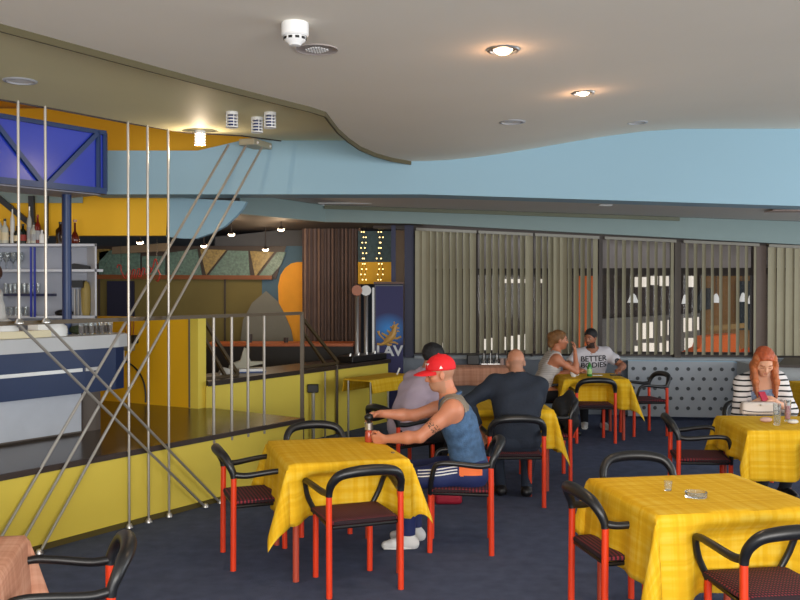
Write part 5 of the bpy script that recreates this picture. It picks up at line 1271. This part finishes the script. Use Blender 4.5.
def shoes(P, J, root, m, sole, h, infl=0.008):
    for nm in 'RL':
        z0 = J['an'+nm][2]+0.005
        o = surf(sel(P, 'foot'+nm), 'shoe', m, root, h, infl, cut=lambda g: np.maximum(g[..., 2]-z0-0.02, 0.004-g[..., 2]))
        hl = J['an'+nm]-J['fd'+nm]*0.03; a = np.array((hl[0], hl[1], 0.012))-J['fd'+nm]*0.015; b = a+J['fd'+nm]*0.215
        MB().tube([a, a*0.5+b*0.5, b], [0.040, 0.046, 0.034], 12, flat=0.28).build('sole', sole, o, smooth=40)
def neckhole(J, r, drop=0.0, fr=0.0):
    nb, u, f = J['nb'], J['up'], J['fwd']; ax = nrmz(u+f*0.15)
    def fn(g):
        q = g-(nb-u*drop+f*0.0); al = q@ax+(q@f)*fr; rad = np.linalg.norm(q-(q@ax)[..., None]*ax, axis=-1)
        return np.maximum(np.minimum(al+0.03, r-rad), al-0.05-drop)
    return fn
def pt_plane(o, n):
    o, n = np.array(o), nrmz(n); return lambda g: (g-o)@n
jo = surf([el((0, 0, 0.64), (0.235, 0.075, 0.17), None, 0.05), rc((-0.15, 0.02, 0.50), (-0.12, 0.03, 0.40), 0.06, 0.04, 0.08), rc((0.10, 0.02, 0.50), (0.13, 0.0, 0.36), 0.07, 0.04, 0.08), el((0, 0.10, 0.62), (0.20, 0.07, 0.13), None, 0.06)], 'jacket', JK, None, 0.011, fold=folds(0.010, 22, 3))
jo.location = (1.62, 8.85, 0.02); jo.rotation_euler = (0, 0, R(88)); tag(jo, 'black jacket hung over the chair back right of the bald man', 'jacket')
ob_ = surf([el((0, 0, 0.10), (0.19, 0.15, 0.10), None, 0.05), el((0.05, 0.02, 0.15), (0.12, 0.10, 0.07), None, 0.05)], 'olive_bag', mat('dark_olive_fabric', '2c2b1a', 0.85, var=0.3), None, 0.011, fold=folds(0.008, 26, 1))
ob_.location = (3.28, 6.80, 0.455); tag(ob_, 'dark olive soft bag lying on the seat of the chair at the right edge', 'bag')
# ---- man in the red cap
sk1 = skin('tanned_skin', 'c28062'); tat = mat('tattooed_skin', '6f5546', 0.6, var=0.5, scale=60); stub = mat('stubbled_skin', 'af7f64', 0.6)
cfg = dict(lean=17, side=0, hyaw=4, hpitch=9, handL=(-0.13, 0.555, 0.765), handR=(0.06, 0.60, 0.915), elbowL=(-0.6, -0.2, -0.9), elbowR=(0.5, -0.1, -0.8), hdirL=(0.25, 0.9, -0.12), hdirR=(-0.35, 0.9, -0.10),
           palmL=(0.9, -0.2, 0.25), palmR=(-0.5, 0.1, -0.85), thumbL=-1, thumbR=1, curlL=62, curlR=50, armr=1.02, footL=(-0.10, 0.40, 0), footR=(0.12, 0.36, 0), pelvis_y=-0.03, fat=1.04, browm=mat('brown_brow', '4a3020', 0.8))
def mf1(c, J):
    m = np.zeros(len(c)); p = J['shL']*0.42+J['elL']*0.58; dd_ = np.linalg.norm(c-p, axis=1)
    n = np.sin(c[:, 0]*210+np.sin(c[:, 2]*160)*2)*np.sin(c[:, 2]*190+np.sin(c[:, 1]*170)*2)
    m[(dd_ < 0.058) & (n > 0.1)] = 1
    q = (c-J['hc'])@J['Hm']; m[(q[:, 2] < -0.045) & (q[:, 1] > -0.02) & (np.linalg.norm(q, axis=1) < 0.15) & (q[:, 2] > -0.13)] = 2
    m[(q[:, 1] < -0.01) & (q[:, 2] > -0.045) & (np.linalg.norm(q, axis=1) < 0.14) & (np.abs(q[:, 0]) < 0.074)] = 2
    return m
root, P, J = person((0.46, 6.50, 0), 87, cfg, 'man in a red cap and sleeveless denim vest leaning over the centre table', sk1, 0.0068, (tat, stub), mf1)
den = mat('blue_denim', '446489', 0.85, var=0.5, scale=22, bump=0.5, bscale=90); grey = mat('grey_marl_collar', '857c70', 0.85, var=0.2, scale=30)
tp_ = sel(P, 'torso'); shc, up_, fw_, Xc_ = J['shc'], J['up'], J['fwd'], J['X']
def vcut(g):
    neck = 0.085-np.linalg.norm(np.cross(g-J['nb'], np.broadcast_to(up_, g.shape)), axis=-1)
    neck = np.where((g-J['nb'])@up_ > -0.06, neck, -1)
    low = J['pel'][2]-0.02-g[..., 2]; arm = np.maximum.reduce([0.093-np.linalg.norm(g-J['sh'+q]-Xc_*s_*0.035, axis=-1) for q, s_ in (('R', 1), ('L', -1))]+[np.abs((g-shc)@Xc_)-0.235])
    vneck = np.minimum((g-shc)@fw_-0.02, 0.05-np.abs((g-shc)@Xc_)*1.0-(-((g-shc)@up_))*0.35); vneck = np.where((g-shc)@up_ > -0.2, vneck, -1)
    return np.maximum.reduce([neck, low, arm])
vest = surf(tp_, 'denim_vest', [den, grey], root, 0.0075, 0.013, cut=vcut, fold=folds(0.004, 26, 1), matfn=lambda c: ((((c-shc)@up_ > -0.04) & ((c-shc)@fw_ < 0.03)) | ((np.minimum(np.linalg.norm(c-J['shL'], axis=1), np.linalg.norm(c-J['shR'], axis=1)) < 0.12) & ((c-shc)@up_ > -0.05))).astype(int))
col1 = MB().tube(bez([J['nb']+Xc_*q[0]+fw_*q[1]+up_*q[2] for q in ((-0.06, 0.09, -0.13), (-0.082, 0.045, -0.05), (-0.07, -0.03, 0.005), (0, -0.07, 0.015), (0.07, -0.03, 0.005), (0.082, 0.045, -0.05), (0.06, 0.09, -0.13))], 5), 0.017, 8, flat=1.9).build('collar', den, root, smooth=60)
nav = mat('navy_track_fabric', '1d2a5e', 0.7, var=0.15)
strp = MATS.get('x') or M['white']
tr_ = surf(sel(P, 'thigh', 'shin')+tp_[:1], 'track_trousers', [nav, M['white'], mat('orange_lining', 'ff7a3c', 0.7)], root, 0.0075, 0.014, cut=lambda g: np.maximum(0.10-g[..., 2], g[..., 2]-J['pel'][2]-0.10), fold=folds(0.003, 22, 4),
           matfn=lambda c: np.select([(c[:, 0] > 9), ((c[:, 0] < -0.12) & (c[:, 1] < 0.05) & (c[:, 1] > -0.11) & (c[:, 2] > 0.53) & (c[:, 2] < 0.61))], [1, 2], 0))
shoes(P, J, root, mat('white_trainer', 'd9d9d8', 0.5), M['white'], 0.0075)
for k_ in range(3):
    pts_ = []
    for t_ in np.linspace(0, 1, 14):
        pts_.append(np.array((-0.40, 0.33-0.27*t_, 0.523+k_*0.019+0.030*t_**1.5)))
    pts_ = np.array(pts_); tps_ = sel(P, 'thigh', 'shin')+tp_[:1]
    for _ in range(50): pts_[:, 0] += np.clip(field_at(tps_, pts_, 0.016), 0, 0.03)
    MB().tube(pts_, 0.0048, 6).build('white_stripe', M['white'], tr_, smooth=60)
# cap
redc = mat('red_cap_cloth', 'dc1420', 0.7, var=0.06, bump=0.3, bscale=200); hp = J['hp']; Hm_ = J['Hm']
crown = [el(hp(0, -0.010, 0.047), (0.087, 0.107, 0.094), Hm_, 0.02, 'cap')]
cr = surf(crown, 'cap', redc, root, 0.006, 0.0, cut=pt_plane(hp(0, 0, 0.030), Hm_@np.array((0, 0.10, -1.0))))
Hmm = Matrix(Hm_.tolist()); vb_ = MB(); ri = []
for j, rr_ in enumerate((0.0, 0.35, 0.7, 1.0)):
    ri.append([Vector(hp(math.sin(R(g))*(0.080-0.006*rr_), 0.030+math.cos(R(g))*0.052+rr_*0.105*max(0, math.cos(R(g)))**0.7, 0.040-0.020*rr_*rr_-0.016*(math.sin(R(g))**2))) for g in range(-90, 91, 12)])
vb_.sheet(ri, 0.005); vb_.build('visor', redc, cr, smooth=50)
MB().sphere(hp(0, -0.01, 0.142), 0.007, 8).build('button', redc, cr)
MB().prism([hp(-0.0845, 0.005, 0.045), hp(-0.0845, -0.02, 0.045), hp(-0.0835, -0.008, 0.066)], Vector(Hm_@np.array((-0.006, 0, 0)))).build('triangle_mark', M['white'], cr)
lg = text_obj('NY', 0.042, M['white'], cr, 'front_letters', 0.004, 0.002)
lg.matrix_local = Matrix.Translation(Vector(hp(-0.018, 0.086, 0.060))) @ (Hmm @ Matrix.Rotation(R(195), 3, 'Z') @ Matrix.Rotation(R(78), 3, 'X')).to_4x4()
# pepper mill in his hands
wm = root.matrix_basis
gl_ = (J['wrL']+J['wrR'])/2; mp_ = np.array((-0.055, 0.655, 0.0))
mill = empty('pepper_mill', Vector((0.46, 6.50, 0))+Matrix.Rotation(R(87), 3, 'Z')@Vector((mp_[0], mp_[1]+0.02, 0.755))); tag(mill, 'small mill with black knob and steel middle held by the capped man', 'mill')
MB().lathe([(0, -0.03), (0.026, -0.03), (0.030, 0.0), (0.026, 0.05), (0.022, 0.06), (0, 0.06)], (0, 0, 0), 18).build('base', mat('red_amber_glass', 'b0452c', 0.2), mill, smooth=50)
MB().lathe([(0.022, 0.06), (0.029, 0.065), (0.030, 0.11), (0.020, 0.118), (0.0, 0.118)], (0, 0, 0), 18).build('collar', M['chrome'], mill, smooth=40)
MB().sphere((0, 0, 0.148), 0.033, 16, sc=(1, 1, 0.9)).build('knob', M['black'], mill, smooth=60)

# ---- bald man seen from behind
sk2 = skin('ruddy_skin', 'b27a5e'); st2 = mat('cropped_grey_hair', 'a3765f', 0.7)
cfg = dict(lean=16, side=3, neck=0.035, hyaw=3, hpitch=16, handL=(-0.30, 0.10, 0.62), handR=(0.12, 0.50, 0.79), elbowL=(-1.0, -0.35, -0.2), elbowR=(0.12, -0.2, -1), palmL=(0.3, 0, -1), footL=(-0.09, 0.32, 0), footR=(0.13, 0.27, 0), fat=1.08, shw=1.04, armr=1.1)
root, P, J = person((0.975, 7.80, 0), 1, cfg, 'bald man in a dark shirt seen from behind at the middle table', sk2, 0.010, (st2,), lambda c, J: (((c-J['hc'])@J['Hm'])[:, 2] < 0.0).astype(int)*(np.linalg.norm(c-J['hc'], axis=1) < 0.15)*((((c-J['hc'])@J['Hm'])[:, 1] < 0.02)))
dsh = mat('charcoal_shirt', '1a2332', 0.85, var=0.2, scale=10, bump=0.4, bscale=60)
surf(sel(P, 'torso', 'uarm', 'farm'), 'shirt', dsh, root, 0.010, 0.014, cut=lambda g: np.maximum.reduce([J['pel'][2]-0.07-g[..., 2], neckhole(J, 0.066, -0.05)(g), (0.05-np.linalg.norm(g-J['wrL'], axis=-1)), (0.05-np.linalg.norm(g-J['wrR'], axis=-1))]), fold=folds(0.006, 20, 2))
surf(sel(P, 'thigh', 'shin')+sel(P, 'torso')[:1], 'jeans', mat('dark_jeans', '202a3a', 0.85, var=0.2), root, 0.011, 0.012, cut=lambda g: np.maximum(0.06-g[..., 2], g[..., 2]-J['pel'][2]-0.02))
shoes(P, J, root, shoeblk, shoeblk, 0.010)
hp = J['hp']; g_ = MB()
for q in (-1, 1): g_.tube(bez([hp(q*0.02, 0.075, 0.095), hp(q*0.045, 0.055, 0.110), hp(q*0.065, 0.02, 0.095), hp(q*0.078, -0.02, 0.04)], 5), 0.0045, 6)
for q in (-1, 1): g_.sphere(hp(q*0.036, 0.055, 0.112), 0.024, 12, Matrix(J['Hm'].tolist()), (1, 0.8, 0.35))
g_.build('sunglasses', M['black'], root, smooth=60)

# ---- person in the lavender shirt
cfg = dict(lean=24, side=0, hyaw=0, hpitch=15, handL=(-0.12, 0.50, 0.77), handR=(0.12, 0.46, 0.77), footL=(-0.12, 0.35, 0), footR=(0.12, 0.3, 0), fat=1.1, shw=1.05)
root, P, J = person((0.06, 8.40, 0), -62, cfg, 'black haired person in a lavender shirt half hidden behind the capped man', skin('olive_skin', 'a9735a'), 0.011)
surf(sel(P, 'torso', 'uarm'), 'shirt', mat('lavender_shirt', 'b8a9bc', 0.85, var=0.12, scale=10), root, 0.011, 0.018, cut=lambda g: np.maximum(J['pel'][2]-0.10-g[..., 2], neckhole(J, 0.078, -0.02)(g)), fold=folds(0.006, 20, 5))
surf(sel(P, 'thigh', 'shin')+sel(P, 'torso')[:1], 'trousers', mat('black_trousers', '17181f', 0.85), root, 0.012, 0.012, cut=lambda g: np.maximum(0.06-g[..., 2], g[..., 2]-J['pel'][2]-0.02))
shoes(P, J, root, shoeblk, shoeblk, 0.011)
blackhair = mat('black_hair', '141216', 0.6, var=0.3, scale=40, bump=0.8, bscale=80)
surf([el(J['hp'](0, -0.018, 0.036), (0.092, 0.108, 0.098), J['Hm'], 0.02)], 'hair', blackhair, root, 0.010, cut=pt_plane(J['hp'](0, 0.04, 0.0), J['Hm']@np.array((0, 0.8, -0.6))), fold=folds(0.004, 60, 1))

# ---- man in the printed T-shirt
sk4 = skin('brown_skin', 'a4694c')
bl = mat('dark_beard', '3a271f', 0.8)
def mf4(c, J):
    q = (c-J['hc'])@J['Hm']; r_ = np.linalg.norm(q, axis=1) < 0.16
    return (r_ & (q[:, 2] < -0.052) & (q[:, 1] > -0.01) & (q[:, 2] > -0.14) & ~((np.abs(q[:, 0]) < 0.026) & (q[:, 2] > -0.073) & (q[:, 2] < -0.055))).astype(int)
cfg = dict(lean=17, s=0.94, side=3, hyaw=-38, hpitch=8, handL=(-0.27, 0.44, 0.775), handR=(0.24, 0.44, 0.775), elbowL=(-1, -0.1, -0.6), elbowR=(1, -0.1, -0.6), hdirL=(0.3, 0.9, 0), hdirR=(-0.3, 0.9, 0), footL=(-0.10, 0.32, 0), footR=(0.14, 0.25, 0), fat=1.08, shw=1.06, armr=1.15, browm=bl)
root, P, J = person((2.545, 12.30, 0), 178, cfg, 'bearded man in a printed white T-shirt at the far window table', sk4, 0.010, (bl,), mf4)
tee = surf(sel(P, 'torso', 'uarm'), 'tshirt', mat('white_tshirt_cotton', 'cfcbd2', 0.85, var=0.06), root, 0.010, 0.016, cut=lambda g: np.maximum.reduce([J['pel'][2]-0.10-g[..., 2], neckhole(J, 0.082, 0.0, 0.3)(g), pt_plane(J['shR']*0.35+J['elR']*0.65, J['elR']-J['shR'])(g)-np.where(g@J['X'] > 0.12, 0, 9), pt_plane(J['shL']*0.35+J['elL']*0.65, J['elL']-J['shL'])(g)-np.where(g@J['X'] < -0.12, 0, 9)]), fold=folds(0.005, 24, 3))
surf(sel(P, 'thigh', 'shin')+sel(P, 'torso')[:1], 'trousers', MATS['black_trousers'], root, 0.012, 0.012, cut=lambda g: np.maximum(0.06-g[..., 2], g[..., 2]-J['pel'][2]-0.02))
shoes(P, J, root, MATS['white_trainer'], M['white'], 0.011)
hp = J['hp']; surf([el(hp(0, -0.016, 0.040), (0.080, 0.098, 0.088), J['Hm'], 0.02)], 'hair', blackhair, root, 0.008, cut=pt_plane(hp(0, 0.055, 0.035), J['Hm']@np.array((0, 0.75, -0.65))))
tprims = [dict(p) for p in sel(P, 'torso', 'uarm')]
inkm = mat('black_print', '2a2a2e', 0.8)
def on_shirt(txt, size, up_off, infl=0.0235, xoff=0.0):
    o = text_obj(txt, size, inkm, tee, 'printed_letters', 0.0, 0.0018)
    bm = bmesh.new(); bm.from_mesh(o.data); bmesh.ops.triangulate(bm, faces=bm.faces)
    for _ in range(3): bmesh.ops.subdivide_edges(bm, edges=[e for e in bm.edges if e.calc_length() > 0.012], cuts=1); bmesh.ops.triangulate(bm, faces=bm.faces)
    F_ = J['fwd']; U_ = J['up']; X_ = -J['X']
    pts = np.array([J['ch']+X_*(v.co.x+xoff)+U_*(v.co.y+up_off)+F_*0.30 for v in bm.verts])
    for _ in range(60):
        dd_ = field_at(tprims, pts, infl); pts = pts-F_*np.clip(dd_, 0, 0.03)[:, None]*0.7
    for v, p in zip(bm.verts, pts): v.co = Vector(p-F_*0.0005)
    bm.to_mesh(o.data); bm.free()
on_shirt('BETTER', 0.10, 0.065); on_shirt('BODIES', 0.10, -0.02)
ez = J['shL']*0.55+J['elL']*0.45; ev = nrmz(J['fwd']*0.9-J['X']*0.35); MB().lathe([(0.036, 0.0), (0.036, 0.008), (0, 0.008)], ez+ev*0.072, 16, Vector(ev).to_track_quat('Z', 'Y').to_matrix()).build('sleeve_badge', inkm, tee)

# ---- woman in the tank top
blond = mat('ash_blond_hair', '83592f', 0.6, var=0.35, scale=30, bump=1.0, bscale=60)
cfg = dict(female=True, lean=22, side=3, hyaw=-12, hpitch=2, handR=(0.16, 0.385, 1.035), handL=(-0.15, 0.50, 0.775), elbowR=(0.3, 0.2, -1), elbowL=(-0.5, 0, -1), hdirR=(0.0, 0.05, 1), palmR=(-0.3, -1, 0), curlR=35, footL=(-0.1, 0.35, 0), footR=(0.1, 0.3, 0), s=0.97, browm=blond)
root, P, J = person((1.735, 11.45, 0), -84, cfg, 'fair haired woman in a pale tank top with her hand at her mouth', skin('sunburnt_skin', 'c07c5c'), 0.010)
surf(sel(P, 'torso'), 'tank_top', stripe_mat('pale_ribbed_cotton', 'b0aaa8', 'c6c1bd', 14, 'Z', 0.5, 0.85), root, 0.010, 0.010, cut=lambda g: np.maximum.reduce([J['pel'][2]-0.06-g[..., 2], neckhole(J, 0.085, 0.02, 0.6)(g), np.abs((g-J['shc'])@J['X'])-0.13-np.where((g-J['shc'])@J['up'] < -0.10, 9, 0)]), fold=folds(0.003, 24, 7))
surf(sel(P, 'thigh', 'shin')+sel(P, 'torso')[:1], 'trousers', MATS['black_trousers'], root, 0.012, 0.012, cut=lambda g: np.maximum(0.06-g[..., 2], g[..., 2]-J['pel'][2]-0.02))
shoes(P, J, root, shoeblk, shoeblk, 0.011)
hp = J['hp']; surf([el(hp(0, -0.022, 0.038), (0.085, 0.102, 0.092), J['Hm'], 0.02), rc(hp(0, -0.095, 0.01), hp(0.0, -0.11, -0.06), 0.055, 0.045, 0.04), el(hp(0.0, -0.11, 0.05), (0.05, 0.045, 0.045), J['Hm'], 0.03)], 'hair', blond, root, 0.009, cut=pt_plane(hp(0, 0.045, 0.02), J['Hm']@np.array((0, 0.85, -0.5))), fold=folds(0.005, 70, 2))
# ---- red haired woman
ginger = mat('copper_red_hair', 'b4532a', 0.5, var=0.35, scale=24, bump=1.0, bscale=50)
sk6 = skin('fair_skin', 'd9a284'); browg = mat('ginger_brow', '7a3c20', 0.8)
cfg = dict(female=True, lean=18, side=6, hyaw=-8, hpitch=36, handR=(0.10, 0.31, 0.86), handL=(0.02, 0.34, 0.83), elbowR=(0.9, -0.2, -0.8), elbowL=(-0.9, -0.2, -0.8), hdirR=(-0.9, 0.3, 0.0), hdirL=(0.9, 0.25, 0.05), palmR=(0, 0.3, -1), palmL=(0, 0.4, -1), curlR=35, curlL=30, footL=(-0.1, 0.30, 0), footR=(0.1, 0.3, 0), browm=browg)
root, P, J = person((3.235, 8.36, 0), 182, cfg, 'red haired woman in a black and white striped cardigan looking down', sk6, 0.009, eyes=False)
for q in (-1, 1): MB().tube([J['hp'](q*0.018, 0.078, -0.002), J['hp'](q*0.032, 0.084, -0.006), J['hp'](q*0.046, 0.074, -0.002)], 0.0025, 6).build('eyelashes', browg, root); MB().tube([J['hp'](q*0.014, 0.0845, 0.024), J['hp'](q*0.03, 0.086, 0.029), J['hp'](q*0.05, 0.074, 0.022)], 0.0032, 6).build('eyebrow', browg, root)
hp = J['hp']
surf(sel(P, 'torso'), 'floral_top', mat('blue_floral_cotton', '8c9cb8', 0.85, var=0.6, scale=60), root, 0.009, 0.008, cut=lambda g: np.maximum.reduce([J['pel'][2]-0.06-g[..., 2], pt_plane(J['nb']-J['up']*0.075, J['up']*1.0+J['fwd']*0.25)(g)]), fold=folds(0.003, 30, 2))
stp = stripe_mat('black_white_striped_knit', '141418', 'd8d2d0', 6.6, 'Z', 0.22, 0.9, dist=1.2)
surf(sel(P, 'torso', 'uarm')+[p for p in sel(P, 'farm')], 'striped_cardigan', stp, root, 0.010, 0.019, cut=lambda g: np.maximum.reduce([J['pel'][2]-0.06-g[..., 2], neckhole(J, 0.095, 0.0)(g), 0.072-np.abs((g-J['ch'])@J['X'])-np.where((g-J['ch'])@J['fwd'] > 0.0, 0, 9), 0.13-np.linalg.norm(g-J['wrR'], axis=-1), 0.13-np.linalg.norm(g-J['wrL'], axis=-1)]), fold=folds(0.005, 24, 6))
surf(sel(P, 'thigh', 'shin')+sel(P, 'torso')[:1], 'trousers', MATS['black_trousers'], root, 0.012, 0.012, cut=lambda g: np.maximum(0.06-g[..., 2], g[..., 2]-J['pel'][2]-0.02))
shoes(P, J, root, shoeblk, shoeblk, 0.011)
cap_ = surf([el(hp(0, -0.020, 0.036), (0.088, 0.108, 0.098), J['Hm'], 0.02)], 'hair', ginger, root, 0.008, cut=pt_plane(hp(0, 0.048, 0.045), J['Hm']@np.array((0, 0.80, -0.60))), fold=folds(0.003, 90, 2))
lk = []
U = np.array((0, 0, 1.0))
for q in (-1, 1):
    for j, (o0, o1) in enumerate(((0.00, 0.0), (0.018, 0.02), (-0.02, -0.01))):
        a = hp(q*0.070, 0.012+o0, 0.055); b = hp(q*0.087, 0.015+o0, -0.03); c = b-U*0.11+J['fwd']*(0.02+o1); e_ = c-U*0.13+J['fwd']*0.015-J['X']*q*0.01
        lk += [rc(a, b, 0.026, 0.026, 0.02), rc(b, c, 0.026, 0.024, 0.02), rc(c, e_, 0.024, 0.010, 0.02)]
surf(lk, 'long_locks', mat('copper_blond_locks', 'b8683a', 0.5, var=0.35, scale=24, bump=1.0, bscale=50), cap_, 0.008, fold=folds(0.003, 100, 5))
ph = MB().box((0, 0, 0), (0.07, 0.012, 0.09), Euler((R(-35), 0, R(20))).to_matrix()).build('phone', mat('red_phone_case', 'b02440', 0.4), None, bevel=0.004, loc=(3.13, 8.00, 0.875)); tag(ph, 'phone in a red case in the red haired woman\'s hands', 'phone')

# ---- bartender at the left edge
cfg = dict(lean=42, hpitch=30, handL=(-0.2, 0.5, 0.85), handR=(0.2, 0.5, 0.85), footL=(-0.1, 0.0, 0), footR=(0.1, 0.0, 0), pelvis_z=0.86, kneeL=(0, 1, 0), kneeR=(0, 1, 0), s=0.93)
root, P, J = person((-4.02, 8.45, 0.575), -115, cfg, 'brown haired person behind the bar cut off by the left edge', sk2, 0.012)
surf(sel(P, 'torso', 'uarm', 'farm'), 'white_shirt', mat('white_shirt_cotton', 'c9c9c6', 0.85), root, 0.012, 0.015, cut=lambda g: np.maximum.reduce([J['pel'][2]-0.08-g[..., 2], pt_plane(J['nb'], J['up'])(g), 0.05-np.linalg.norm(g-J['wrR'], axis=-1), 0.05-np.linalg.norm(g-J['wrL'], axis=-1)]))
surf(sel(P, 'thigh', 'shin')+sel(P, 'torso')[:1], 'trousers', MATS['black_trousers'], root, 0.013, 0.012, cut=lambda g: np.maximum(0.05-g[..., 2], g[..., 2]-J['pel'][2]-0.02))
shoes(P, J, root, shoeblk, shoeblk, 0.012)
surf([el(J['hp'](0, -0.018, 0.036), (0.090, 0.106, 0.096), J['Hm'], 0.02)], 'hair', mat('brown_hair', '4a2a1c', 0.6), root, 0.010, cut=pt_plane(J['hp'](0, 0.04, 0.0), J['Hm']@np.array((0, 0.8, -0.6))))
